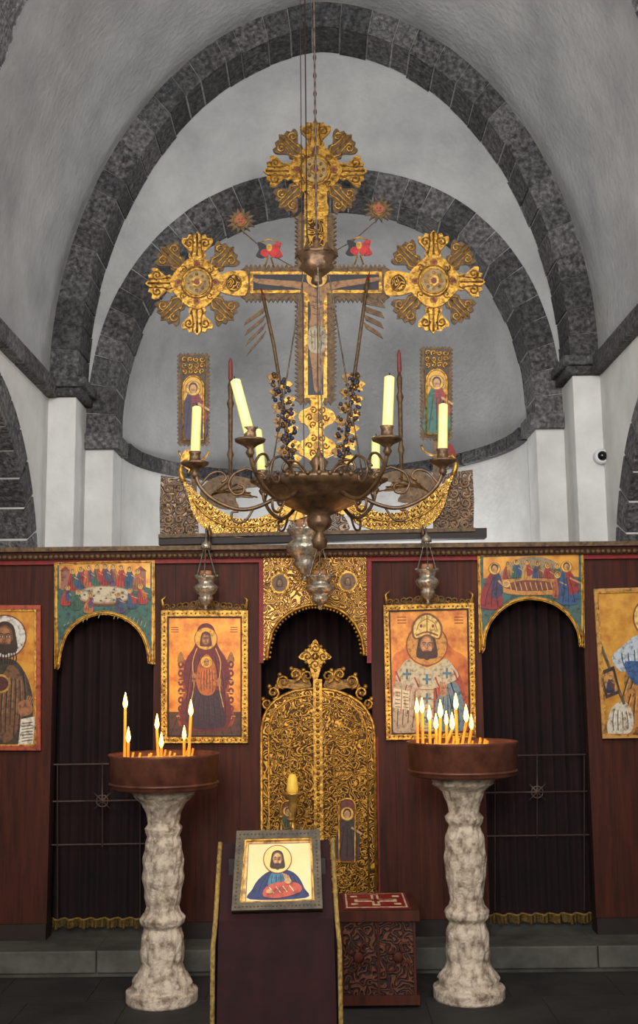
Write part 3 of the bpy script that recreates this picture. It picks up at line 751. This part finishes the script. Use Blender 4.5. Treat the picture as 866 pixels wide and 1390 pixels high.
for cx,cy in((327,301),(514,286)):
    mb=MB('sunburst_ornament')
    pts=[(cx+(21 if k%2==0 else 12)*cos(k*pi/14),cy+(18 if k%2==0 else 10.5)*sin(k*pi/14)) for k in range(28)]
    mb.slab(pc,pts,0,.02,GOLDB); mb.ell(pc,cx,cy,9,9,.03,GOLDD,18,.01); mb.ell(pc,cx,cy,6.5,6.5,.033,paint(160,84,56),16,.03)
    for sx in(-2.2,2.2): mb.ell(pc,cx+sx,cy-1,.9,.9,.034,paint(50,24,18),8)
    mb.line(pc,[(cx-2,cy+3),(cx+2,cy+3)],.9,.034,paint(70,24,18))
    e=1 if cx<430 else -1
    mb.tp(pc,[(cx+e*4,cy+14),(cx+e*34,cy+40),(cx+e*86,cy+70)],.004,-.004,GOLDB)
    mb.build()
for cx,cy in((366,344),(487,341)):
    mb=MB('seraph_ornament')
    for e in(-1,1):
        mb.slab(pc,sm([(cx,cy),(cx+e*6,cy-9),(cx+e*16,cy-12),(cx+e*14,cy-2),(cx+e*18,cy+6),(cx+e*8,cy+9)],3),0.03,.045,paint(34,30,34) if e<0 else paint(190,36,34))
        mb.slab(pc,sm([(cx,cy),(cx+e*8,cy-2),(cx+e*12,cy+4),(cx+e*4,cy+9)],3),.04,.05,paint(200,40,34))
        mb.tp(pc,[(cx+e*2,cy+8),(cx+e*6,cy+20)],.006,.03,GOLD)
    mb.ell(pc,cx,cy-4,4,5,.055,paint(214,160,60),12,.04); mb.tp(pc,[(cx-12,cy-12),(cx,cy-16),(cx+12,cy-12)],.005,.045,GOLD)
    mb.build()
for pole,e in((((357,402),(372,470),(386,560),(396,660)),-1),(((499,380),(488,460),(474,560),(461,660)),1)):
    mb=MB('garlanded_staff'); q=PY(YC-.07)
    mb.tp(q,pole,.014,0,GOLDB,6)
    mb.tp(q,[pole[0],(pole[0][0]-e*-3,pole[0][1]-12)],[.013,.001],0,RED)
    for k in range(90):
        t=k/89; y=508+t*124
        i=0
        while i<2 and pole[i+1][1]<y: i+=1
        a,b=pole[i],pole[i+1]; u=(y-a[1])/(b[1]-a[1]); x=a[0]+(b[0]-a[0])*u
        w=12*sin(pi*min(1,.12+t*.8))+2
        xx=x+random.uniform(-w,w); c_=random.choice([GOLDD,GOLDB,GOLDD,paint(40,44,66),paint(40,44,66),paint(60,60,90),paint(80,52,38)])
        mb.ball(q.pt(xx,y,.01+random.uniform(0,.02)),random.uniform(.010,.018),c_,8)
    for k in range(12):
        y=516+k*10; i=1 if y<560 else 2; a,b=pole[i],pole[i+1]; u=(y-a[1])/(b[1]-a[1]); x=a[0]+(b[0]-a[0])*u
        s_=1 if k%2 else -1
        mb.slab(q,sm([(x,y),(x+s_*8,y-8),(x+s_*17,y-4),(x+s_*12,y+1),(x+s_*14,y+5),(x+s_*7,y+4)],3),0,.022,GOLD if k%2 else GOLDD)
    sx=-1 if e<0 else 1
    for k in range(4):
        x0,y0=(pole[0][0]+(4 if e<0 else -6),pole[0][1]+14+ (10 if e>0 else 0))
        mb.slab(q,[(x0,y0+k*11),(x0+sx*(26-k),y0+k*11+ (18 if e<0 else 6)+k*3),(x0+sx*(30-k),y0+k*11+(26 if e<0 else 14)+k*3),(x0+sx*4,y0+k*11+9)],-.01,.006,GOLDB)
    mb.build()
for cx,y0,y1,robe in((263,480,606,(60,40,70)),(592,471,598,(50,104,92))):
    mb=MB('carved_icon_panel')
    mb.slab(pc,comb(cx-20,y0+2,cx+20,y1-2,5,2.5),0,.02,GOLDB); mb.slab(pc,quad(cx-16,y0+4,cx+16,y1-4),.015,.03,paint(70,48,34))
    for r in range(3):
        for k in range(4): mb.tp(pc,spiral(cx-12+8*k,y0+10+r*8,4,k*2+r,1.2,1 if (k+r)%2 else -1),.006,.034,GOLD)
    ar=[(cx-14,y1-7)]+[(cx-14*cos(pi*k/10),y0+48-16*sin(pi*k/10)) for k in range(11)]+[(cx+14,y1-7)]
    mb.slab(pc,ar,.02,.034,paint(216,164,66)); mb.tp(pc,ar+[ar[0]],.009,.034,GOLD)
    little(mb,pc,cx,y1-10,78,robe,.036,col2=(150,40,34) if cx>400 else (126,34,38))
    mb.tp(pc,[(cx+20*cos(k*pi/12),y1+6+14*sin(k*pi/12)) for k in range(13)],.008,.0,GOLD)
    mb.slab(pc,quad(cx-4,y1-4,cx+4,y1+130),-.01,.006,GOLDB)
    mb.build()
for cx,y0,y1 in((313,487,660),(545,476,655)):
    mb=MB('processional_staff')
    b=pc.pt(cx,y1,.02); t=pc.pt(cx,y0,.02); h=t.z-b.z; 
    mb.lathe((b.x,b.y,b.z),[(.014,0),(.014,h*.2),(.024,h*.24),(.014,h*.28),(.016,h*.5),(.016,h*.6),(.026,h*.64),(.014,h*.68),(.02,h*.78),(.01,h*.82)],GOLDB,10)
    mb.lathe((b.x,b.y,b.z),[(.011,h*.82),(.016,h*.84),(.014,h*.97),(.004,h)],mat('faded_red',(150,70,60),.6,0,(100,40,36),20),10)
    mb.build()
mb=MB('dragon_cresting')
mb.slab(pc,[(217,729),(659,718),(659,731),(217,741)],-.06,.06,WDD)
mb.slab(pc,[(217,727),(643,718),(643,723),(217,732)],-.05,.075,GOLDB)
for e,c_ in((-1,244),(1,616)):
    dy=0 if e<0 else -8
    o_=[(c_+e*-26,728+dy),(c_+e*-24,690+dy),(c_+e*-14,672+dy),(c_+e*-18,655+dy),(c_+e*-4,650+dy),(c_+e*10,648+dy),(c_+e*25,646+dy),(c_+e*27,690+dy),(c_+e*26,728+dy)]
    mb.slab(pc,o_,-.01,.02,FILB)
    for r in range(5):
        for k in range(3):
            if r==0 and k==(2 if e<0 else 0): continue
            mb.tp(pc,spiral(c_-15+15*k,664+dy+r*14,8,(k+r)*2,1.4,1 if (k+r)%2 else -1),.0095,.024,mat('carved_wood_relief',(156,122,88),.5,.05,(96,68,46),20,.4))
def dragon(e,c0):
    def T(x,y): return (c0+e*x, y+(0 if e<0 else -8))
    body=[(182,655),(176,672),(168,700),(150,722),(120,730),(85,730),(55,722),(38,706),(30,690),(44,684),(58,694),(78,704),(105,706),(130,696),(150,682),(166,668)]
    mb.slab(pc,sm([T(*q) for q in body],4),.02,.06,FILS,GOLDD)
    mb.tp(pc,[T(*q) for q in sm([(30,692),(55,706),(85,716),(120,716),(150,702),(170,680)],4,False)],.008,.062,GOLD)
    for i in range(14):
        for j in range(3):
            u=i/13; x=50+u*112; yb=722-26*max(0,(u-.55)/.45)**1.6*1.2-(j*7)+ (0 if u>.1 else -6)
            mb.tp(pc,[T(x-3,yb-2),T(x,yb+2),T(x+3,yb-2)],.0045,.062,GOLDD,4)
    mb.tp(pc,[T(*q) for q in sm([(182,655),(186,640),(180,628),(172,634),(176,644)],4,False)],[.02]*5+[.016]*4+[.012]*4+[.006]*4,.045,GOLD)
    mb.slab(pc,[T(*q) for q in sm([(174,640),(186,628),(178,612),(168,618),(172,630)],3)],.03,.05,RED if e>0 else GOLD)
    mb.slab(pc,[T(*q) for q in sm([(160,672),(150,655),(128,646),(96,650),(78,660),(100,664),(88,676),(112,676),(108,690),(135,690)],3)],.0,.03,GOLDB)
    for k in range(5): mb.tp(pc,[T(150-k*3,678-k*3),T(118-k*9,652+k*6)],.006,.032,GOLDD)
    mb.slab(pc,[T(*q) for q in sm([(44,690),(36,676),(22,672),(8,680),(4,688),(18,690),(6,698),(20,704),(38,708)],3)],.02,.07,GOLD)
    mb.ball(pc.pt(*T(26,682),.07),.012,RED,8)
dragon(-1,432); dragon(1,432)
mb.slab(pc,sm([(395,728),(398,700),(412,690),(418,660),(445,660),(452,690),(466,700),(470,724)],3),-.02,.03,FILB)
mb.build()
# ------------------------------------------------------------ hanging vigil lamps
def vigil(cx,yt,yb,Y,rad,bracket=True):
    mb=MB('hanging_oil_lamp'); q=PY(Y)
    t=q.pt(cx,yt); b=q.pt(cx,yb); h=t.z-b.z
    pr=[(.05,0),(.16,.03),(.1,.08),(.2,.12),(.4,.2),(.62,.3),(.5,.36),(.72,.42),(.96,.52),(1,.58),(.8,.64),(.62,.68),(.72,.75),(.92,.82),(.96,.86),(.85,.87),(.3,.8)]
    mb.lathe((b.x,b.y,b.z),[(r*rad,z*h) for r,z in pr],SIL,24,mod=lambda a,z:1+.05*cos(8*a))
    mb.lathe((b.x,b.y,b.z),[(.3*rad,.8*h),(.5*rad,.92*h),(.45*rad,h),(.02,h)],mat('amber_glass',(190,130,90),.15),14)
    zc=t.z+.16
    for k in range(3):
        a=k*2*pi/3+.5
        mb.tube([(b.x+rad*.9*cos(a),b.y+rad*.9*sin(a),b.z+h*.85),(b.x+.012*cos(a),b.y+.012*sin(a),zc)],.0035,SIL,4)
        mb.ball((b.x+rad*.95*cos(a),b.y+rad*.95*sin(a),b.z+h*.87),.014,SIL,8)
    mb.lathe((b.x,b.y,zc),[(.035,-.015),(.03,.01),(.01,.03),(.004,.05)],SIL,10)
    if bracket:
        zt_=Z(cx,742,YI-.1)
        mb.tube([(b.x,b.y,zc),(b.x,b.y,zt_+.08)],.004,SIL,4)
        mb.tube([(b.x,YI+.02,zt_),(b.x,YI-.02,zt_+.07),(b.x,b.y+.03,zt_+.11),(b.x,b.y,zt_+.08)],.007,IRON,5)
        mb.lathe((b.x,YI-.0,zt_),[(.012,0),(.02,.02),(.01,.05),(.014,.1),(.002,.16)],BRZ,8)
    else:
        mb.tube([(b.x,b.y,zc),(b.x,b.y,6.6)],.003,IRON,4)
    mb.build()
vigil(279,775,828,YI-.22,.08); vigil(581,766,820,YI-.22,.08)
vigil(414,706,790,6.9,.115,False); vigil(435,775,828,6.75,.09,False)
# ------------------------------------------------------------ chandelier
mb=MB('chandelier'); c=(X(433,650,5.0),5.0,0)
mb.lathe(c,[(0.004,2.20),(.03,2.215),(.038,2.25),(.016,2.285),(.05,2.31),(.06,2.34),(.045,2.36),(.10,2.385),(.17,2.42),(.22,2.45),(.225,2.46),(.255,2.475),(.28,2.50),(.278,2.515),(.24,2.512),(.14,2.525),(.06,2.545),(.03,2.58),(.045,2.61),(.02,2.64),(.01,2.66),(.004,2.68)],BRZ,36)
for k in range(36):
    a=k*pi/18; mb.ball((c[0]+.28*cos(a),c[1]+.28*sin(a),2.512),.011,BRZ,6)
for k in range(6):
    a=k*pi/3; d=Vector((cos(a),sin(a),0))
    def Q(r,z): return Vector(c)+d*r+Vector((0,0,z))
    arm=sm([(.16,2.47),(.27,2.41),(.37,2.395),(.48,2.44),(.55,2.51),(.57,2.58)],4,False)
    mb.tube([Q(r,z) for r,z in arm],.0095,BRZ,7)
    mb.tube([Q(r,z) for r,z in [(.2,2.50)]+[(.26,2.56)]+sm([(.33,2.585),(.39,2.56),(.415,2.51),(.39,2.465),(.35,2.47),(.345,2.5),(.365,2.51)],3,False)],.0065,BRZ,6)
    mb.tube([Q(r,z) for r,z in sm([(.55,2.50),(.50,2.56),(.45,2.57),(.425,2.54),(.45,2.52)],3,False)],.006,BRZ,6)
    mb.tube([Q(r,z) for r,z in sm([(.30,2.40),(.34,2.34),(.39,2.34),(.40,2.38),(.37,2.385)],3,False)],.006,BRZ,6)
    a2=a+pi/6; d2=Vector((cos(a2),sin(a2),0))
    mb.tube([Vector(c)+d2*r+Vector((0,0,z)) for r,z in sm([(.05,2.54),(.11,2.60),(.17,2.60),(.19,2.56),(.16,2.55)],3,False)],.006,BRZ,6)
    b=Q(.57,0)
    mb.lathe(b,[(.008,2.54),(.02,2.56),(.012,2.575),(.03,2.59),(.062,2.605),(.066,2.615),(.05,2.61),(.028,2.615),(.024,2.65),(.03,2.665),(.026,2.667),(.005,2.64)],BRZ,18)
    tl={2:(-.10,0),4:(-.26,.0),1:(.03,0),0:(.04,0),3:(.03,0),5:(.06,0)}[k]
    ln=.245 if k!=1 else .2
    bt=Vector((b.x,b.y,2.63)); dv=Vector((tl[0],0,1)).normalized()
    mb.tube([bt,bt+dv*ln*.5,bt+dv*ln,bt+dv*(ln+.006)],[.023,.0225,.022,.012],CAN,14)
    mb.tube([bt+dv*ln,bt+dv*(ln+.02)],.002,BLK,4)
mb.lathe(c,[(.01,3.46),(.025,3.475),(.02,3.495),(.045,3.515),(.08,3.545),(.066,3.57),(.088,3.60),(.095,3.615),(.08,3.61),(.03,3.60),(.013,3.67),(.006,3.69)],BRZ,20,mod=lambda a,z:1+.07*cos(6*a))
for k in range(6):
    a=k*pi/3; mb.tube([(c[0]+.085*cos(a),c[1]+.085*sin(a),3.605),(c[0]+.095*cos(a),c[1]+.095*sin(a),3.64)],[.02,.003],BRZ,5)
for k in range(3):
    a=k*2*pi/3+.6
    p0=Vector((c[0]+.07*cos(a),c[1]+.07*sin(a),3.52)); p1=Vector((c[0]+.26*cos(a),c[1]+.26*sin(a),2.52))
    mb.tube([p0,p1],.0035,SIL,4)
mb.tube([(c[0],c[1],3.68),(c[0],c[1],6.55)],.005,IRON,5)
for j in range(60):
    mb.ball((c[0],c[1],3.72+j*.047),.009,WDD,6,(1,.5,2) if j%2 else (.5,1,2))
mb.tube([(c[0]-.045,c[1],3.6),(c[0]-.045,c[1],6.5)],.003,WDD,4)
mb.build()
# ------------------------------------------------------------ candle stands
def flame(mb,pos,s=1.0):
    mb.lathe(pos,[(.002,-.003),(.0075*s,.008*s),(.0105*s,.02*s),(.007*s,.042*s),(.0015,.068*s)],FLM,8)
def stand(cx_t,cy_rim,cands,Y=6.5):
    mb=MB('candle_stand'); q=PY(Y); t=q.pt(cx_t,cy_rim+6); x,zr=t.x,t.z
    bz=-.15; H=zr-.19-bz
    def mod(a,z):
        f=(z/H)
        if f<.08 or f>.965: return 1
        return 1+.085*abs(cos(4*a+z*5))**.6-.045+.025*cos(16*a-z*40)+.02*sin(z*60)
    pr=[(.20,0),(.20,.05),(.17,.06),(.165,.09),(.13,.13),(.115,.17),(.12,.24),(.112,.30),(.10,.34),(.118,.36),(.122,.385),(.10,.41),(.088,.44),(.10,.50),(.113,.58),(.112,.66),(.102,.73),(.088,.77),(.10,.79),(.105,.81),(.085,.83),(.095,.88),(.12,.93),(.17,.965),(.18,.98),(.18,1.0)]
    pr2=[]
    for i in range(len(pr)-1):
        for k in range(5):
            u=k/5; pr2.append((pr[i][0]+(pr[i+1][0]-pr[i][0])*u,pr[i][1]+(pr[i+1][1]-pr[i][1])*u))
    pr2.append(pr[-1])
    mb.lathe((x,Y,bz),[(r,f*H) for r,f in pr2],MAR,64,mod=mod)
    zb_=zr-.19
    mb.lathe((x,Y,0),[(.02,zb_),(.29,zb_),(.305,zb_+.01),(.315,zr-.01),(.322,zr),(.318,zr+.006),(.308,zr),(.30,zr-.02),(.29,zr-.03),(.005,zr-.03)],COP,40)
    mb.lathe((x,Y,0),[(.29,zr-.03),(.2,zr-.018),(.01,zr-.012)],SAND,30)
    mb.lathe((x,Y,0),[(.308,zr-.165),(.316,zr-.16),(.31,zr-.15)],COP,40)
    L=[]
    for px,yt,dY,s,ln in cands:
        qq=PY(Y+dY); tp_=qq.pt(px,yt); base=Vector((tp_.x-ln,Y+dY,zr-.03))
        if tp_.z<base.z+.04: tp_.z=base.z+.04
        mb.tube([base,(base+tp_)/2,tp_],.0085,BEE,8); flame(mb,tp_,s); L.append(tp_)
    for k in range(14):
        a=random.uniform(0,6.28); r=random.uniform(.05,.24); mb.tube([(x+r*cos(a),Y+r*sin(a),zr-.03),(x+r*cos(a)+.01,Y+r*sin(a),zr+random.uniform(0,.025))],.007,BEE,6)
    mb.build()
    for i in range(3):
        l=bpy.data.lights.new('candle_glow','POINT'); l.energy=1.5; l.color=(1,.55,.22); l.shadow_soft_size=.04
        lo=bpy.data.objects.new('candle_glow',l); v=L[i*(len(L)-1)//2]; lo.location=v+Vector((0,-.03,.09)); sc.collection.objects.link(lo)
stand(223,1018,[(170,962,.05,1.4,0),(174,1008,-.15,1.3,.0),(213,990,.0,1.3,-.01),(219,1015,-.1,1.3,0),(250,1004,.05,1.2,.0),(259,972,.0,1.4,.01)])
stand(627,1001,[(566,968,.05,1.3,0),(573,968,-.05,1.3,0),(583,978,.1,1.3,0),(598,974,-.05,1.5,.01),(592,990,-.15,1.3,0),(619,963,.05,1.4,0),(614,990,-.18,1.4,.05),(633,980,0,1.5,.03),(640,990,.05,1.3,.02),(606,984,.12,1.2,0)])
# ------------------------------------------------------------ lectern with icon
def tilted(px,py,Y,ang):
    pt=PY(Y).pt(px,py); return Pl(pt,(0,-cos(ang),sin(ang)))
pl=tilted(375,1241,4.5,radians(32))
mb=MB('icon_lectern')
fl=-.15
TL,TR,BR,BL=pl.pt(303,1145,-.001),pl.pt(447,1140,-.001),pl.pt(453,1246,-.001),pl.pt(297,1250,-.001)
dn=Vector((0,0,-.02))
mb.add([TL,TR,BR,BL,TL+dn*2,TR+dn*2,BR+dn*2,BL+dn*2],[(0,1,2,3),(7,6,5,4),(0,3,7,4),(1,5,6,2),(2,6,7,3),(0,4,5,1)],CLO)
n=60; vs=[]
for j in range(8):
    t=j/7
    for i in range(n+1):
        u=i/n; top=BL.lerp(BR,u)
        vs.append((top.x+(u-.5)*.03*t,top.y-.012-.018*t*sin(u*24)-.01*t,top.z-.02+(fl+.03-top.z)*t))
mb.add(vs,[(j*(n+1)+i,j*(n+1)+i+1,(j+1)*(n+1)+i+1,(j+1)*(n+1)+i) for j in range(7) for i in range(n)],CLO,True)
for S,s_ in((( TL,BL),-1),((TR,BR),1)):
    a,b=S; e=.012*s_
    mb.add([a+Vector((e,0,0)),b+Vector((e,0,0)),(b.x+e*1.6,b.y,fl+.02),(a.x+e*1.6,a.y,fl+.02)],[(0,1,2,3)],CLO)
    mb.tube([a+Vector((e,0,.004)),b+Vector((e,-.006,.004)),(b.x+e*1.8,b.y-.02,b.z-.1),(b.x+e*2,b.y-.02,fl+.03)],.010,FRG,6)
for xx in(BL.x+.05,BR.x-.05):
    mb.box(xx-.02,xx+.02,BL.y+.03,BL.y+.07,fl,BL.z-.04,WDD); mb.box(xx-.02,xx+.02,TL.y-.07,TL.y-.03,fl,TL.z-.05,WDD)
mb.build()
q0=[(322,1133),(434,1131),(438,1238),(315,1241)]
mb,o=framed('saint_icon',q0,pl,11,mat('dark_gilt_frame',(96,84,62),.4,.3,(46,38,30),20,.6,detail=8),paint(230,192,118),inner=GOLD,lip=.008)
pbeads(mb,pl,inset(q0,5),.038,GOLDB,5,.004)
mb.flat(pl,[(338,1149),(422,1147),(424,1224),(334,1227)],o+.0004,mat('icon_cream',(244,218,162),.5,0,(232,198,136),6))
for a,b in(((338,1149),(422,1147)),((422,1147),(424,1224)),((424,1224),(334,1227)),((334,1227),(338,1149))): mb.line(pl,[a,b],1,o+.0006,paint(150,70,50))
mb.flat(pl,sm([(368,1185),(390,1184),(404,1192),(413,1208),(415,1222),(340,1224),(343,1210),(352,1196)],4),o+.001,paint(36,44,90))
folds(mb,pl,362,400,1190,346,410,1220,o+.0014,(36,44,90),9,1.2,2)
mb.flat(pl,sm([(370,1187),(384,1188),(386,1200),(376,1208),(364,1204)],3),o+.002,paint(66,110,134))
folds(mb,pl,368,384,1190,366,384,1204,o+.0023,(66,110,134),3,1,1)
mb.flat(pl,sm([(362,1207),(384,1200),(406,1203),(408,1214),(380,1222),(358,1220)],3),o+.003,paint(190,78,54))
for k in range(4): mb.line(pl,[(366+k*9,1208-k),(372+k*9,1216-k)],1.2,o+.0034,paint(232,200,150))
face(mb,pl,377,1171,10.5,o+.004,(200,146,92),(66,40,26),True,mat('halo_pale',(240,208,132),.4,0,(228,190,110),8),1.85)
mb.ell(pl,391,1200,5,3.8,o+.0074,paint(204,152,100),10)
for k in range(4): mb.line(pl,[(388+k*2,1198),(384+k*2.4,1189+k)],1.4,o+.0076,paint(204,152,100))
mb.ell(pl,366,1214,4.5,3.2,o+.0074,paint(200,148,96),10)
mb.build()
# ------------------------------------------------------------ carved chest
mb=MB('wooden_chest')
zc=Z(510,1236,6.3); xa,xb=X(459,1240,6.3),X(566,1240,6.3)
mb.box(xa+.01,xb-.01,6.31,6.77,-.11,zc-.05,FILC); mb.box(xa-.012,xb+.012,6.28,6.80,zc-.055,zc,WD[0]); mb.box(xa-.006,xb+.006,6.29,6.79,-.13,-.08,WD[0])
for xx in(xa+.03,xb-.03):
    for yy in(6.33,6.74): mb.ball((xx,yy,-.128),.022,WDD,8)
xm=(xa+xb)/2; zm=(zc-.13)/2
for x0 in(xa+.012,xm-.006,xb-.024): mb.box(x0,x0+.014,6.298,6.312,-.09,zc-.05,WD[0])
for x0 in((xa+xm)/2,(xb+xm)/2):
    for k in range(4):
        a=k*pi/2+pi/4
        mb.tube([(x0+.05*cos(a)+.035*cos(a+.5*j)*(1-j/12),6.305,zm+.06*sin(a)+.035*sin(a+.5*j)*(1-j/12)) for j in range(11)],.007,WD[2],5)
    mb.ball((x0,6.305,zm),.03,WD[2],10,(1,.4,1))
mb.box(xa+.03,xb-.03,6.33,6.76,zc,zc+.006,CL2)
W_=paint(216,194,150); RG=paint(140,24,28)
z=zc+.007
mb.box(xa+.045,xb-.045,6.35,6.74,zc,z,W_); mb.box(xa+.055,xb-.055,6.365,6.725,zc,z+.001,RG)
mb.box(xm-.022,xm+.022,6.40,6.69,zc,z+.003,W_); mb.box(xm-.12,xm+.12,6.50,6.56,zc,z+.003,W_)
mb.box(xm-.008,xm+.008,6.42,6.67,zc,z+.005,RG); mb.box(xm-.10,xm+.10,6.52,6.54,zc,z+.005,RG)
for sx in(-1,1):
    for sy in(6.42,6.63): mb.box(xm+sx*.12-.02,xm+sx*.12+.02,sy,sy+.03,zc,z+.003,W_)
mb.build(.003)
# ------------------------------------------------------------ brass candlestick
mb=MB('brass_candlestick'); Y=6.7; t=PY(Y).pt(397,1075); zt2=t.z; c=(t.x,Y,0)
mb.lathe(c,[(.14,-.15),(.145,-.13),(.1,-.11),(.04,-.07),(.02,0),(.018,.3),(.035,.33),(.018,.36),(.016,zt2-.3),(.04,zt2-.27),(.045,zt2-.25),(.02,zt2-.22),(.015,zt2-.12),(.03,zt2-.08),(.02,zt2-.05),(.06,zt2-.015),(.065,zt2),(.05,zt2-.005),(.005,zt2-.01)],BRS,20)
mb.lathe(c,[(.03,zt2-.01),(.035,zt2+.02),(.03,zt2+.07),(.02,zt2+.1),(.004,zt2+.105)],mat('wax_gold',(240,200,80),.4,0,(215,155,45),10,emit=.2),14)
for k in range(3):
    a=k*2*pi/3+.4; mb.tube([(c[0],Y,zt2-.2),(c[0]+.06*cos(a),Y+.06*sin(a),zt2-.22),(c[0]+.09*cos(a),Y+.09*sin(a),zt2-.16)],.006,BRS,5)
    mb.lathe((c[0]+.09*cos(a),Y+.09*sin(a),zt2-.16),[(.008,0),(.026,.015),(.022,.02),(.01,.02),(.01,.05),(.002,.052)],BRS,10)
mb.build()
mb=MB('security_camera'); w=PY(7.78).pt(816,620)
ax=Matrix.Rotation(radians(90),3,'X')
mb.lathe(w,[(.055,-.02),(.056,.02),(.045,.035),(.04,.036)],WHT,24,axis=ax); mb.ball(w+Vector((0,-.03,0)),.036,BLK,16)
mb.tube([w+Vector((.02,0,-.05)),w+Vector((.07,.005,-.35)),w+Vector((.08,.005,-.9))],.005,WHT,5)
mb.build()
# ------------------------------------------------------------ lights
def area(loc,target,size,energy,col=(1,1,1),sy=None):
    l=bpy.data.lights.new('window_and_fill_light','AREA'); l.energy=energy; l.color=col; l.size=size
    if sy: l.shape='RECTANGLE'; l.size_y=sy
    o=bpy.data.objects.new('window_and_fill_light',l); o.location=loc
    o.rotation_euler=(Vector(target)-Vector(loc)).to_track_quat('-Z','Y').to_euler(); sc.collection.objects.link(o)
area((-.6,-2.6,3.6),(0,8,3.0),1.8,385,(1,.975,.935),2.2)
area((-1.5,2.6,4.6),(1.6,7.2,4.2),1.0,62,(1,1,1),1.4)
area((1.5,2.6,4.6),(-1.7,6.9,3.9),1.0,74,(1,1,1),1.4)
area((.6,9.6,1.9),(0,8.9,5),1.0,36,(.99,.99,1),.8)  # fill lamp added behind the screen to brighten the apse, not a window
w=bpy.data.worlds.new('world'); sc.world=w; w.use_nodes=True
w.node_tree.nodes['Background'].inputs[0].default_value=(.5,.52,.55,1); w.node_tree.nodes['Background'].inputs[1].default_value=.3
cd=bpy.data.cameras.new('camera'); co=bpy.data.objects.new('camera',cd); sc.collection.objects.link(co)
cd.sensor_fit='VERTICAL'; cd.sensor_height=36; cd.sensor_width=36; cd.lens=36*F/1390
co.matrix_world=Matrix.Translation(CAM)@R.to_4x4(); cd.clip_start=.05
sc.camera=co
